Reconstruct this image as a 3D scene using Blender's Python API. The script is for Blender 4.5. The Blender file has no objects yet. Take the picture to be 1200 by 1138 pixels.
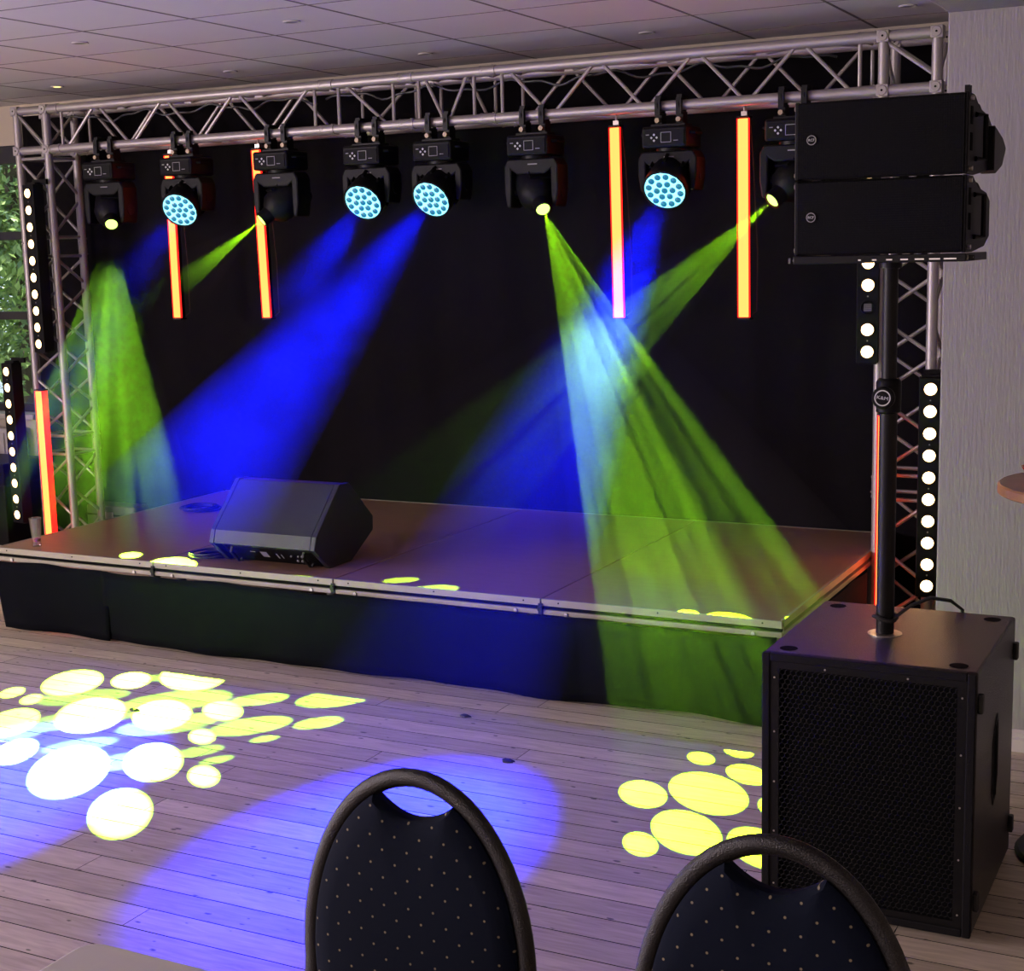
import bpy, bmesh, math, random
from mathutils import Vector, Matrix

random.seed(7)
scene = bpy.context.scene
COL = scene.collection
PI = math.pi

# ------------------------------------------------------------------ camera
CAM = Vector((3.5521, -5.1826, 1.7917))
YAW, PITCH, ROLL, FPX = 0.4756, 0.1586, -0.0245, 1725.6
fw = Vector((-math.sin(YAW) * math.cos(PITCH), math.cos(YAW) * math.cos(PITCH), -math.sin(PITCH)))
rt = Vector((math.cos(YAW), math.sin(YAW), 0))
up = rt.cross(fw)
rt2 = math.cos(ROLL) * rt + math.sin(ROLL) * up
up2 = -math.sin(ROLL) * rt + math.cos(ROLL) * up
cd = bpy.data.cameras.new('camera')
cam = bpy.data.objects.new('camera', cd)
COL.objects.link(cam)
cd.sensor_fit = 'HORIZONTAL'
cd.sensor_width = 36
cd.lens = FPX / 1200 * 36
cd.clip_end = 200
cam.matrix_world = Matrix(((rt2.x, up2.x, -fw.x, CAM.x), (rt2.y, up2.y, -fw.y, CAM.y), (rt2.z, up2.z, -fw.z, CAM.z), (0, 0, 0, 1)))
scene.camera = cam

# ------------------------------------------------------------------ colour management, sky, daylight
vs = scene.view_settings
vs.view_transform = 'Standard'
vs.look = 'None'
vs.exposure = 0.0
vs.gamma = 1.0
vs.use_curve_mapping = False
cy = scene.cycles
cy.max_bounces = 6
cy.diffuse_bounces = 3
cy.glossy_bounces = 3
cy.transmission_bounces = 6
cy.transparent_max_bounces = 12
cy.volume_bounces = 0
cy.volume_step_rate = 1.5
cy.sample_clamp_indirect = 4.0
cy.caustics_reflective = False
cy.caustics_refractive = False

world = bpy.data.worlds.new('overcast_sky')
scene.world = world
world.use_nodes = True
wb = world.node_tree.nodes['Background']
wb.inputs[0].default_value = (0.72, 0.84, 1.0, 1)
wb.inputs[1].default_value = 1.3


def area_light(name, loc, direction, sx, sy, power, color):
    l = bpy.data.lights.new(name, 'AREA')
    l.shape = 'RECTANGLE'
    l.size, l.size_y = sx, sy
    l.energy = power
    l.color = color
    o = bpy.data.objects.new(name, l)
    COL.objects.link(o)
    o.location = loc
    o.rotation_euler = Vector(direction).to_track_quat('-Z', 'Z').to_euler()
    return o


# added area lights stand in for daylight from unseen left and rear windows
WIN_Y = (-4.2, -5.9, -7.6)
for wy in WIN_Y:
    area_light('daylight_fill', (-5.42, wy, 1.65), (1, 0, -0.12), 1.4, 1.5, 260, (1.0, 0.84, 0.93))
area_light('daylight_fill', (1.2, -8.40, 1.65), (0, 1, -0.1), 2.6, 1.5, 25, (1.0, 0.84, 0.95))
sd_ = bpy.data.lights.new('sun', 'SUN')
sd_.energy = 15.0
sd_.angle = 0.01
sd_.color = (1, 0.95, 0.85)
sun = bpy.data.objects.new('sun', sd_)
COL.objects.link(sun)
sun.rotation_euler = Vector((0.62, 0.16, -0.75)).to_track_quat('-Z', 'Z').to_euler()


# ------------------------------------------------------------------ mesh helpers
class MB:
    def __init__(self):
        self.v, self.f = [], []

    def add(self, vs_, fs):
        b = len(self.v)
        self.v += [Vector(p) for p in vs_]
        self.f += [tuple(b + i for i in f) for f in fs]
        return self

    def box(self, x0, x1, y0, y1, z0, z1, M=None):
        p = [(x0, y0, z0), (x1, y0, z0), (x1, y1, z0), (x0, y1, z0), (x0, y0, z1), (x1, y0, z1), (x1, y1, z1), (x0, y1, z1)]
        if M is not None:
            p = [M @ Vector(q) for q in p]
        return self.add(p, [(3, 2, 1, 0), (4, 5, 6, 7), (0, 1, 5, 4), (1, 2, 6, 5), (2, 3, 7, 6), (3, 0, 4, 7)])

    def cbox(self, c, s, M=None):
        return self.box(c[0] - s[0] / 2, c[0] + s[0] / 2, c[1] - s[1] / 2, c[1] + s[1] / 2, c[2] - s[2] / 2, c[2] + s[2] / 2, M)

    def rings(self, rings, closed_ring=True, cap0=True, cap1=True, loop=False):
        n = len(rings[0])
        vs_, fs = [], []
        for r in rings:
            vs_ += list(r)
        m = len(rings)
        for i in range(m if loop else m - 1):
            a, b = i * n, ((i + 1) % m) * n
            for j in range(n if closed_ring else n - 1):
                k = (j + 1) % n
                fs.append((a + j, a + k, b + k, b + j))
        if not loop:
            if cap0:
                fs.append(tuple(range(n - 1, -1, -1)))
            if cap1:
                fs.append(tuple((m - 1) * n + j for j in range(n)))
        return self.add(vs_, fs)

    def cyl(self, p0, p1, r, seg=10, r1=None, caps=True):
        p0, p1 = Vector(p0), Vector(p1)
        d = (p1 - p0).normalized()
        a = d.orthogonal().normalized()
        b = d.cross(a)
        r1 = r if r1 is None else r1
        R = []
        for p, rr in ((p0, r), (p1, r1)):
            R.append([p + rr * (math.cos(2 * PI * i / seg) * a + math.sin(2 * PI * i / seg) * b) for i in range(seg)])
        return self.rings(R, cap0=caps, cap1=caps)

    def tube(self, pts, r, seg=8, loop=False, sx=1.0):
        pts = [Vector(p) for p in pts]
        n = len(pts)
        R = []
        prev = None
        for i, p in enumerate(pts):
            if loop:
                d = (pts[(i + 1) % n] - pts[i - 1]).normalized()
            else:
                d = (pts[min(i + 1, n - 1)] - pts[max(i - 1, 0)]).normalized()
            if prev is None:
                a = d.orthogonal().normalized()
            else:
                a = (prev - d * prev.dot(d)).normalized()
            prev = a
            b = d.cross(a)
            R.append([p + r * (math.cos(2 * PI * j / seg) * a * sx + math.sin(2 * PI * j / seg) * b) for j in range(seg)])
        return self.rings(R, loop=loop)

    def lathe(self, prof, seg=24, M=None, cap=True):
        R = []
        for r, z in prof:
            ring = [Vector((r * math.cos(2 * PI * i / seg), r * math.sin(2 * PI * i / seg), z)) for i in range(seg)]
            if M is not None:
                ring = [M @ p for p in ring]
            R.append(ring)
        return self.rings(R, cap0=cap, cap1=cap)

    def prism(self, poly, fn0, fn1):
        a = [Vector(fn0(p)) for p in poly]
        b = [Vector(fn1(p)) for p in poly]
        return self.rings([a, b])

    def build(self, name, mat, parent=None, root=None, smooth=True, bevel=0.0, seg=2, kind=None):
        me = bpy.data.meshes.new(name)
        off = Vector((0, 0, 0))
        if root is not None:
            off = Vector(root.location)
        me.from_pydata([tuple(p - off) for p in self.v], [], self.f)
        bm = bmesh.new()
        bm.from_mesh(me)
        bmesh.ops.recalc_face_normals(bm, faces=bm.faces)
        bm.to_mesh(me)
        bm.free()
        if mat is not None:
            me.materials.append(mat)
        if smooth:
            me.shade_smooth()
            me.set_sharp_from_angle(angle=math.radians(38))
        o = bpy.data.objects.new(name, me)
        COL.objects.link(o)
        if parent is not None:
            o.parent = parent
        if bevel:
            m = o.modifiers.new('bevel', 'BEVEL')
            m.width = bevel
            m.segments = seg
            m.limit_method = 'ANGLE'
            m.angle_limit = math.radians(40)
        if kind:
            o['kind'] = kind
        return o


def tag(o, label, cat, group=None, kind=None):
    o['label'] = label
    o['category'] = cat
    if group:
        o['group'] = group
    if kind:
        o['kind'] = kind
    return o


def thing(name, loc, label, cat, group=None):
    o = bpy.data.objects.new(name, None)
    o.empty_display_size = 0.1
    COL.objects.link(o)
    o.location = loc
    return tag(o, label, cat, group)


def part_copy(mesh, name, parent, M):
    o = bpy.data.objects.new(name, mesh)
    COL.objects.link(o)
    o.parent = parent
    o.matrix_local = M
    return o


def structure(o):
    o['kind'] = 'structure'
    return o


def text_mesh(txt, size, depth=0.0006, align='CENTER'):
    c = bpy.data.curves.new('lettering', 'FONT')
    c.body = txt
    c.size = size
    c.align_x = align
    c.align_y = 'CENTER'
    c.extrude = depth
    c.resolution_u = 3
    o = bpy.data.objects.new('lettering', c)
    COL.objects.link(o)
    dg = bpy.context.evaluated_depsgraph_get()
    me = bpy.data.meshes.new_from_object(o.evaluated_get(dg))
    bpy.data.objects.remove(o)
    return me


# ------------------------------------------------------------------ materials
def nodes_of(m):
    m.use_nodes = True
    nt = m.node_tree
    return nt, nt.nodes, nt.links


def pmat(name, color, rough=0.5, metal=0.0, var=0.12, nscale=6.0, bump=0.0, bscale=60.0, spec=0.5, stretch=None, sheen=0.0, emit=None):
    m = bpy.data.materials.new(name)
    nt, N, L = nodes_of(m)
    b = N['Principled BSDF']
    tc = N.new('ShaderNodeTexCoord')
    mp = N.new('ShaderNodeMapping')
    L.new(tc.outputs['Object'], mp.inputs[0])
    if stretch:
        mp.inputs['Scale'].default_value = stretch
    nz = N.new('ShaderNodeTexNoise')
    nz.inputs['Scale'].default_value = nscale
    nz.inputs['Detail'].default_value = 4
    L.new(mp.outputs[0], nz.inputs['Vector'])
    mx = N.new('ShaderNodeMix')
    mx.data_type = 'RGBA'
    c = Vector(color[:3])
    mx.inputs[6].default_value = (*(c * (1 - var)), 1)
    mx.inputs[7].default_value = (*(c * (1 + var)), 1)
    L.new(nz.outputs['Fac'], mx.inputs[0])
    L.new(mx.outputs[2], b.inputs['Base Color'])
    b.inputs['Roughness'].default_value = rough
    b.inputs['Metallic'].default_value = metal
    b.inputs['Specular IOR Level'].default_value = spec
    if sheen:
        b.inputs['Sheen Weight'].default_value = sheen
    if bump:
        n2 = N.new('ShaderNodeTexNoise')
        n2.inputs['Scale'].default_value = bscale
        n2.inputs['Detail'].default_value = 3
        L.new(mp.outputs[0], n2.inputs['Vector'])
        bp = N.new('ShaderNodeBump')
        bp.inputs['Strength'].default_value = bump
        bp.inputs['Distance'].default_value = 0.004
        L.new(n2.outputs['Fac'], bp.inputs['Height'])
        L.new(bp.outputs[0], b.inputs['Normal'])
    if emit:
        b.inputs['Emission Color'].default_value = (*emit[:3], 1)
        b.inputs['Emission Strength'].default_value = emit[3]
    return m


def emat(name, color, strength, sample='AUTO'):
    m = bpy.data.materials.new(name)
    nt, N, L = nodes_of(m)
    N.remove(N['Principled BSDF'])
    e = N.new('ShaderNodeEmission')
    e.inputs[0].default_value = (*color, 1)
    e.inputs[1].default_value = strength
    L.new(e.outputs[0], N['Material Output'].inputs['Surface'])
    m.cycles.emission_sampling = sample
    return m


def glass_mat(name, tint=(1, 1, 1), gloss=0.12, rough=0.02):
    m = bpy.data.materials.new(name)
    nt, N, L = nodes_of(m)
    N.remove(N['Principled BSDF'])
    t = N.new('ShaderNodeBsdfTransparent')
    t.inputs[0].default_value = (*tint, 1)
    g = N.new('ShaderNodeBsdfGlossy')
    g.inputs['Roughness'].default_value = rough
    lw = N.new('ShaderNodeLayerWeight')
    lw.inputs[0].default_value = 0.5
    fr = N.new('ShaderNodeMath')
    fr.operation = 'POWER'
    fr.inputs[1].default_value = 4.0
    L.new(lw.outputs['Facing'], fr.inputs[0])
    ad = N.new('ShaderNodeMath')
    ad.operation = 'MULTIPLY_ADD'
    ad.inputs[1].default_value = 0.7
    ad.inputs[2].default_value = gloss
    L.new(fr.outputs[0], ad.inputs[0])
    mx = N.new('ShaderNodeMixShader')
    L.new(ad.outputs[0], mx.inputs[0])
    L.new(t.outputs[0], mx.inputs[1])
    L.new(g.outputs[0], mx.inputs[2])
    L.new(mx.outputs[0], N['Material Output'].inputs['Surface'])
    return m


def plank_mat(name, objrand=True):
    """washed pine boards: grain along x, dark knots, tint differs from board to board"""
    m = bpy.data.materials.new(name)
    nt, N, L = nodes_of(m)
    b = N['Principled BSDF']
    tc = N.new('ShaderNodeTexCoord')
    oi = N.new('ShaderNodeObjectInfo')
    off = N.new('ShaderNodeVectorMath')
    off.operation = 'MULTIPLY_ADD'
    L.new(oi.outputs['Random'], off.inputs[0])
    off.inputs[1].default_value = (37.0, 19.0, 11.0)
    L.new(tc.outputs['Object'], off.inputs[2])
    mp = N.new('ShaderNodeMapping')
    mp.inputs['Scale'].default_value = (2.4, 20, 1)
    L.new(off.outputs[0], mp.inputs[0])
    g = N.new('ShaderNodeTexNoise')
    g.inputs['Scale'].default_value = 3.0
    g.inputs['Detail'].default_value = 6
    g.inputs['Distortion'].default_value = 0.6
    L.new(mp.outputs[0], g.inputs['Vector'])
    cr = N.new('ShaderNodeValToRGB')
    cr.color_ramp.elements[0].position = 0.32
    cr.color_ramp.elements[0].color = (0.47, 0.385, 0.275, 1)
    cr.color_ramp.elements[1].position = 0.68
    cr.color_ramp.elements[1].color = (0.64, 0.545, 0.41, 1)
    L.new(g.outputs['Fac'], cr.inputs[0])
    # tint per board
    hs = N.new('ShaderNodeMix')
    hs.data_type = 'RGBA'
    hs.blend_type = 'MULTIPLY'
    hs.inputs[0].default_value = 1
    mr = N.new('ShaderNodeMapRange')
    mr.inputs[3].default_value = 0.80
    mr.inputs[4].default_value = 1.12
    L.new(oi.outputs['Random'], mr.inputs[0])
    L.new(cr.outputs[0], hs.inputs[6])
    L.new(mr.outputs[0], hs.inputs[7])
    # knots
    mk = N.new('ShaderNodeMapping')
    mk.inputs['Scale'].default_value = (6.5, 13, 1)
    wob = N.new('ShaderNodeTexNoise')
    wob.inputs['Scale'].default_value = 45.0
    L.new(off.outputs[0], wob.inputs['Vector'])
    wv = N.new('ShaderNodeVectorMath')
    wv.operation = 'MULTIPLY_ADD'
    L.new(wob.outputs['Color'], wv.inputs[0])
    wv.inputs[1].default_value = (0.022, 0.008, 0.0)
    L.new(off.outputs[0], wv.inputs[2])
    L.new(wv.outputs[0], mk.inputs[0])
    vo = N.new('ShaderNodeTexVoronoi')
    vo.voronoi_dimensions = '2D'
    vo.inputs['Scale'].default_value = 1.0
    L.new(mk.outputs[0], vo.inputs['Vector'])
    # knot size differs per cell
    sep = N.new('ShaderNodeSeparateColor')
    L.new(vo.outputs['Color'], sep.inputs[0])
    sz = N.new('ShaderNodeMapRange')
    sz.inputs[1].default_value = 0.35
    sz.inputs[3].default_value = 0.0
    sz.inputs[4].default_value = 0.085
    L.new(sep.outputs[0], sz.inputs[0])
    sub = N.new('ShaderNodeMath')
    sub.operation = 'SUBTRACT'
    L.new(vo.outputs['Distance'], sub.inputs[0])
    L.new(sz.outputs[0], sub.inputs[1])
    kr = N.new('ShaderNodeMapRange')
    kr.inputs[1].default_value = -0.03
    kr.inputs[2].default_value = 0.015
    kr.inputs[3].default_value = 0.22
    kr.inputs[4].default_value = 1.0
    L.new(sub.outputs[0], kr.inputs[0])
    mm = N.new('ShaderNodeMix')
    mm.data_type = 'RGBA'
    mm.blend_type = 'MULTIPLY'
    mm.inputs[0].default_value = 1
    L.new(hs.outputs[2], mm.inputs[6])
    L.new(kr.outputs[0], mm.inputs[7])
    L.new(mm.outputs[2], b.inputs['Base Color'])
    b.inputs['Roughness'].default_value = 0.48
    b.inputs['Specular IOR Level'].default_value = 0.35
    bp = N.new('ShaderNodeBump')
    bp.inputs['Strength'].default_value = 0.15
    bp.inputs['Distance'].default_value = 0.002
    L.new(g.outputs['Fac'], bp.inputs['Height'])
    L.new(bp.outputs[0], b.inputs['Normal'])
    return m


def dots_mat(name):
    """navy upholstery with a printed lattice of small gold dots"""
    m = bpy.data.materials.new(name)
    nt, N, L = nodes_of(m)
    b = N['Principled BSDF']
    tc = N.new('ShaderNodeTexCoord')
    sx = N.new('ShaderNodeSeparateXYZ')
    L.new(tc.outputs['Object'], sx.inputs[0])
    cb = N.new('ShaderNodeCombineXYZ')
    L.new(sx.outputs[0], cb.inputs[0])
    L.new(sx.outputs[2], cb.inputs[1])
    mp = N.new('ShaderNodeMapping')
    mp.inputs['Rotation'].default_value = (0, 0, math.radians(43))
    s = 1 / 0.0345
    mp.inputs['Scale'].default_value = (s, s, s)
    L.new(cb.outputs[0], mp.inputs[0])
    fr = N.new('ShaderNodeVectorMath')
    fr.operation = 'FRACTION'
    L.new(mp.outputs[0], fr.inputs[0])
    ds = N.new('ShaderNodeVectorMath')
    ds.operation = 'DISTANCE'
    ds.inputs[1].default_value = (0.5, 0.5, 0)
    L.new(fr.outputs[0], ds.inputs[0])
    mr = N.new('ShaderNodeMapRange')
    mr.inputs[1].default_value = 0.050
    mr.inputs[2].default_value = 0.075
    mr.inputs[3].default_value = 1
    mr.inputs[4].default_value = 0
    L.new(ds.outputs['Value'], mr.inputs[0])
    mx = N.new('ShaderNodeMix')
    mx.data_type = 'RGBA'
    mx.inputs[6].default_value = (0.0022, 0.0045, 0.0135, 1)
    mx.inputs[7].default_value = (0.22, 0.18, 0.11, 1)
    L.new(mr.outputs[0], mx.inputs[0])
    L.new(mx.outputs[2], b.inputs['Base Color'])
    b.inputs['Roughness'].default_value = 0.9
    b.inputs['Specular IOR Level'].default_value = 0.15
    nz = N.new('ShaderNodeTexNoise')
    nz.inputs['Scale'].default_value = 500
    L.new(tc.outputs['Object'], nz.inputs['Vector'])
    bp = N.new('ShaderNodeBump')
    bp.inputs['Strength'].default_value = 0.2
    bp.inputs['Distance'].default_value = 0.001
    L.new(nz.outputs['Fac'], bp.inputs['Height'])
    L.new(bp.outputs[0], b.inputs['Normal'])
    return m


M = {}
M['plank'] = plank_mat('washed_pine')
M['floor_gap'] = pmat('floor_gap', (0.03, 0.022, 0.018), 0.9)
M['tile'] = pmat('ceiling_tile', (0.66, 0.63, 0.66), 0.9, var=0.03, nscale=2, bump=0.15, bscale=220, spec=0.2)
M['ceil_gap'] = pmat('ceiling_grid_gap', (0.16, 0.14, 0.14), 0.9)
M['wall'] = pmat('painted_wall', (0.30, 0.285, 0.285), 0.75, var=0.03, nscale=3, bump=0.45, bscale=14, stretch=(9, 9, 0.9), spec=0.25)
M['wall_cream'] = pmat('cream_wall', (0.62, 0.55, 0.44), 0.85, var=0.04)
M['skirting'] = pmat('painted_skirting', (0.56, 0.53, 0.48), 0.55, var=0.04)
M['alu'] = pmat('aluminium', (0.35, 0.32, 0.31), 0.45, metal=0.5, var=0.10, nscale=14)
M['alu_rail'] = pmat('aluminium_rail', (0.29, 0.265, 0.195), 0.5, metal=0.3, var=0.12, nscale=9, stretch=(1, 8, 8))
M['steel'] = pmat('bright_steel', (0.60, 0.57, 0.52), 0.3, metal=0.9, var=0.1)
M['bolt'] = pmat('brass_tinted_bolt', (0.30, 0.235, 0.16), 0.5, metal=0.4)
M['black'] = pmat('black_plastic', (0.003, 0.0027, 0.0034), 0.5, var=0.2, bump=0.1, bscale=300, spec=0.14)
M['black_matt'] = pmat('black_matt_paint', (0.004, 0.0036, 0.004), 0.65, var=0.2, bump=0.35, bscale=340, spec=0.15)
M['sub_top'] = pmat('textured_black_paint', (0.013, 0.0095, 0.009), 0.30, var=0.25, bump=1.0, bscale=260, spec=0.7)
M['black_metal'] = pmat('black_powder_metal', (0.004, 0.0037, 0.004), 0.45, metal=0.0, var=0.2, spec=0.2)
M['grille_wire'] = pmat('grille_wire', (0.0028, 0.0026, 0.0028), 0.5, spec=0.12)
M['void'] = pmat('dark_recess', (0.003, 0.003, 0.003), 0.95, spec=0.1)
M['backdrop'] = pmat('black_molton', (0.0065, 0.0055, 0.0065), 0.95, var=0.25, nscale=40, spec=0.05)
M['skirt'] = pmat('black_skirt_cloth', (0.0042, 0.0045, 0.0062), 0.95, var=0.3, nscale=10, spec=0.04)
M['deck'] = pmat('stage_plywood', (0.22, 0.12, 0.072), 0.42, var=0.22, nscale=5, stretch=(1.2, 7, 1), bump=0.12, bscale=120, spec=0.4)
M['wedge'] = pmat('wedge_paint', (0.012, 0.0122, 0.0122), 0.55, var=0.12, bump=0.3, bscale=280)
M['white_print'] = pmat('white_print', (0.62, 0.62, 0.62), 0.6, var=0.02)
M['grey_print'] = pmat('grey_print', (0.28, 0.27, 0.29), 0.6, var=0.02)
M['white_table'] = pmat('pale_laminate', (0.86, 0.82, 0.73), 0.5, var=0.02)
M['bronze'] = pmat('hammered_bronze', (0.007, 0.0055, 0.0045), 0.38, metal=0.15, var=0.35, nscale=300, bump=0.5, bscale=420, spec=0.5)
M['dots'] = dots_mat('navy_dotted_fabric')
M['navy'] = pmat('navy_fabric', (0.010, 0.014, 0.034), 0.9, spec=0.15)
M['wood_table'] = pmat('varnished_wood', (0.34, 0.17, 0.075), 0.35, var=0.2, nscale=4, stretch=(2, 12, 1))
M['red_glass'] = pmat('red_candle_glass', (0.55, 0.012, 0.015), 0.25, var=0.05)
M['window_frame'] = pmat('anthracite_frame', (0.022, 0.023, 0.027), 0.5)
M['pane'] = glass_mat('window_glass', (0.93, 0.96, 0.97), 0.03)
M['drink_glass'] = glass_mat('clear_glass', (0.93, 0.88, 0.90), 0.20, 0.12)
M['radiator'] = pmat('radiator_enamel', (0.58, 0.56, 0.54), 0.4, var=0.02)
M['case_grey'] = pmat('grey_case', (0.10, 0.105, 0.095), 0.6, var=0.2)
M['bark'] = pmat('bark', (0.10, 0.075, 0.05), 0.9, var=0.3, bump=0.6, bscale=30)
M['rubber'] = pmat('black_rubber', (0.012, 0.012, 0.013), 0.55, var=0.1)
M['grass'] = pmat('grass', (0.06, 0.11, 0.03), 0.9, var=0.3)

M['tube_core'] = emat('led_diffuser', (1.0, 0.098, 0.021), 8.6)
M['tube_side'] = emat('led_side_diffuser', (1.0, 0.010, 0.008), 3.0)
M['bulb'] = emat('halogen_lens', (1.0, 0.60, 0.25), 26.0)
M['bulb_left'] = emat('halogen_lens_dimmed', (1.0, 0.60, 0.25), 9.0)
M['wash_plate'] = emat('wash_reflector', (0.26, 0.82, 1.0), 2.4)
M['wash_lens'] = pmat('wash_lens_glass', (0.01, 0.06, 0.12), 0.12, var=0.02, spec=0.8, emit=(0.012, 0.28, 0.48, 0.6))
M['spot_lens'] = emat('spot_lens', (0.62, 1.0, 0.16), 3.2, 'NONE')
M['downlight_on'] = emat('warm_downlight', (1.0, 0.75, 0.22), 6.0)
M['power_led'] = emat('status_led', (1.0, 0.08, 0.02), 2.0, 'NONE')


def leaf_mat(name, c):
    m = bpy.data.materials.new(name)
    nt, N, L = nodes_of(m)
    b = N['Principled BSDF']
    g = N.new('ShaderNodeNewGeometry')
    mx = N.new('ShaderNodeMix')
    mx.data_type = 'RGBA'
    mx.inputs[6].default_value = (c[0] * 0.55, c[1] * 0.6, c[2] * 0.8, 1)
    mx.inputs[7].default_value = (c[0] * 1.7, c[1] * 1.45, c[2] * 1.1, 1)
    L.new(g.outputs['Random Per Island'], mx.inputs[0])
    L.new(mx.outputs[2], b.inputs['Base Color'])
    b.inputs['Roughness'].default_value = 0.5
    return m


M['leaf'] = leaf_mat('tree_leaves', (0.22, 0.36, 0.11))

# ------------------------------------------------------------------ the room
CEIL = 2.79
SOFF = 2.541
BW = 2.07          # back wall plane
WX = 2.542         # edge of the niche in the right-hand wall

# floor
b = MB()
b.box(-5.6, 6.2, -8.6, BW + 0.2, -0.16, -0.022)
for (x0, x1, y0, y1) in ((-5.6, 6.2, -8.6, -4.386), (-5.6, -4.4, -4.386, BW + .2), (4.4, 6.2, -4.386, BW + .2), (-4.4, 4.4, 0.194, BW + .2)):
    b.box(x0, x1, y0, y1, -0.022, -0.001)
floor = structure(b.build('floor', M['plank'], smooth=False))
gap = structure(MB().box(-4.4, 4.4, -4.386, 0.194, -0.0219, -0.0205).build('floor_underlay', M['floor_gap'], floor, smooth=False))
PW = 0.1145
row = 0
y = -4.386
plank_cache = {}
while y < 0.19:
    x = -4.4 - random.random() * 1.8
    xs = [-4.4]
    while True:
        x += random.uniform(2.2, 3.9)
        if x > 3.9:
            break
        if x > -4.0:
            xs.append(x)
    xs.append(4.4)
    for a, c in zip(xs[:-1], xs[1:]):
        g1, g2 = 0.0021, 0.0012
        zz = 0.0
        o = MB().box(a + g2 - (a + c) / 2, c - g2 - (a + c) / 2, -PW / 2 + g1, PW / 2 - g1, -0.0203, zz).build('plank', M['plank'], floor, smooth=False)
        o.data.materials.append(M['floor_gap'])
        for pl in o.data.polygons:
            pl.material_index = 0 if pl.normal.z > .5 else 1
        o.location = ((a + c) / 2, y + PW / 2, 0)
    y += PW
    row += 1

# ceiling
b = MB()
b.box(-5.6, WX, -8.6, BW + 0.2, CEIL + 0.012, CEIL + 0.15)
b.box(-5.6, WX, -8.6, -2.46, CEIL, CEIL + 0.013)
ceiling = structure(b.build('ceiling', M['ceil_gap'], smooth=False))
tile_me = None
GX, GY, TS = 0.625, 0.565, 0.6
for i in range(-10, 4):
    for j in range(-5, 3):
        x0, y0 = GX + (i - 1) * TS, GY + (j - 0) * TS
        x1, y1 = x0 + TS, y0 + TS
        x1 = min(x1, WX)
        y1 = min(y1, BW)
        if x1 - x0 < 0.05 or y1 - y0 < 0.05:
            continue
        full = abs(x1 - x0 - TS) < 1e-6 and abs(y1 - y0 - TS) < 1e-6
        g = 0.0066
        if full and tile_me is not None:
            o = bpy.data.objects.new('ceiling_tile', tile_me)
            COL.objects.link(o)
            o.parent = ceiling
        else:
            o = MB().box(-(x1 - x0) / 2 + g, (x1 - x0) / 2 - g, -(y1 - y0) / 2 + g, (y1 - y0) / 2 - g, 0, 0.014).build('ceiling_tile', M['tile'], ceiling, smooth=False)
            if full:
                tile_me = o.data
        o.location = ((x0 + x1) / 2, (y0 + y1) / 2, CEIL)

for i in range(-10, 5):
    x = GX + (i - 1) * TS
    if x < WX:
        MB().box(x - .0065, x + .0065, -2.43, BW, CEIL - .0012, CEIL + .011).build('grid_bar', M['ceil_gap'], ceiling, smooth=False)
for j in range(-5, 3):
    y = GY + j * TS
    MB().box(-5.5, WX, y - .0045, y + .0045, CEIL - .0010, CEIL + .0105).build('grid_bar', M['ceil_gap'], ceiling, smooth=False)

# lowered soffit over the right-hand side of the room
structure(MB().box(WX, 6.2, -8.6, 0.06, SOFF, CEIL + 0.15).build('trim_1', M['wall'], smooth=False, bevel=0.006))
# right-hand wall beside the niche, with the niche return
b = MB()
b.box(WX, 6.2, 0.06, BW + 0.2, 0, CEIL + 0.1)
wall_right = structure(b.build('wall_right', M['wall'], smooth=False, bevel=0.006))
b = MB()
b.prism([(0, 0), (0.018, 0), (0.018, 0.045), (0.010, 0.052), (0.012, 0.070), (0.004, 0.078), (0, 0.078)],
        lambda p: (WX + 0.001, 0.0595 - p[0], p[1] + 0.0005), lambda p: (6.19, 0.0595 - p[0], p[1] + 0.0005))
structure(b.build('baseboard_right', M['skirting'], smooth=False))
# back wall with the window opening
WX0, WX1, WZ0, WZ1 = -5.3, -3.66, 0.80, 2.54
b = MB()
b.box(-5.6, WX0, BW, BW + 0.2, 0, CEIL)
b.box(WX1, WX, BW, BW + 0.2, 0, CEIL)
b.box(WX0, WX1, BW, BW + 0.2, 0, WZ0)
b.box(WX0, WX1, BW, BW + 0.2, WZ1, CEIL)
structure(b.build('wall_back', M['wall_cream'], smooth=False))
# window: shutter box, frame, transoms, panes
wroot = bpy.data.objects.new('window_1', None)
COL.objects.link(wroot)
wroot.location = ((WX0 + WX1) / 2, BW + 0.06, WZ0)
structure(wroot)
b = MB()
fy0, fy1 = BW + 0.03, BW + 0.10
b.box(WX0, WX1, fy0, fy1, WZ0, WZ0 + 0.05)
b.box(WX0, WX1, BW + 0.0, fy1, WZ1 - 0.115, WZ1)
b.box(WX0, WX0 + 0.05, fy0, fy1, WZ0, WZ1)
b.box(WX1 - 0.05, WX1, fy0, fy1, WZ0, WZ1)
b.box(-4.55, -4.49, fy0, fy1, WZ0, WZ1)
b.build('window_frame', M['window_frame'], wroot, wroot, smooth=False, bevel=0.004)
for tz in (1.963, 1.439):
    MB().box(WX0 + .05, WX1 - .05, fy0 - 0.005, fy1, tz - 0.026, tz + 0.026).build('transom', M['window_frame'], wroot, wroot, smooth=False, bevel=0.003)
for (za, zb) in ((WZ0 + .05, 1.413), (1.465, 1.937), (1.989, WZ1 - .115)):
    for (xa, xb) in ((WX0 + .05, -4.55), (-4.49, WX1 - .05)):
        MB().box(xa, xb, BW + 0.06, BW + 0.066, za, zb).build('pane', M['pane'], wroot, wroot, smooth=False)
structure(MB().box(WX0 - .03, WX1 + .03, BW - 0.14, BW + 0.03, WZ0 - 0.035, WZ0).build('window_sill', M['skirting'], wroot, wroot, smooth=False, bevel=0.006))
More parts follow.
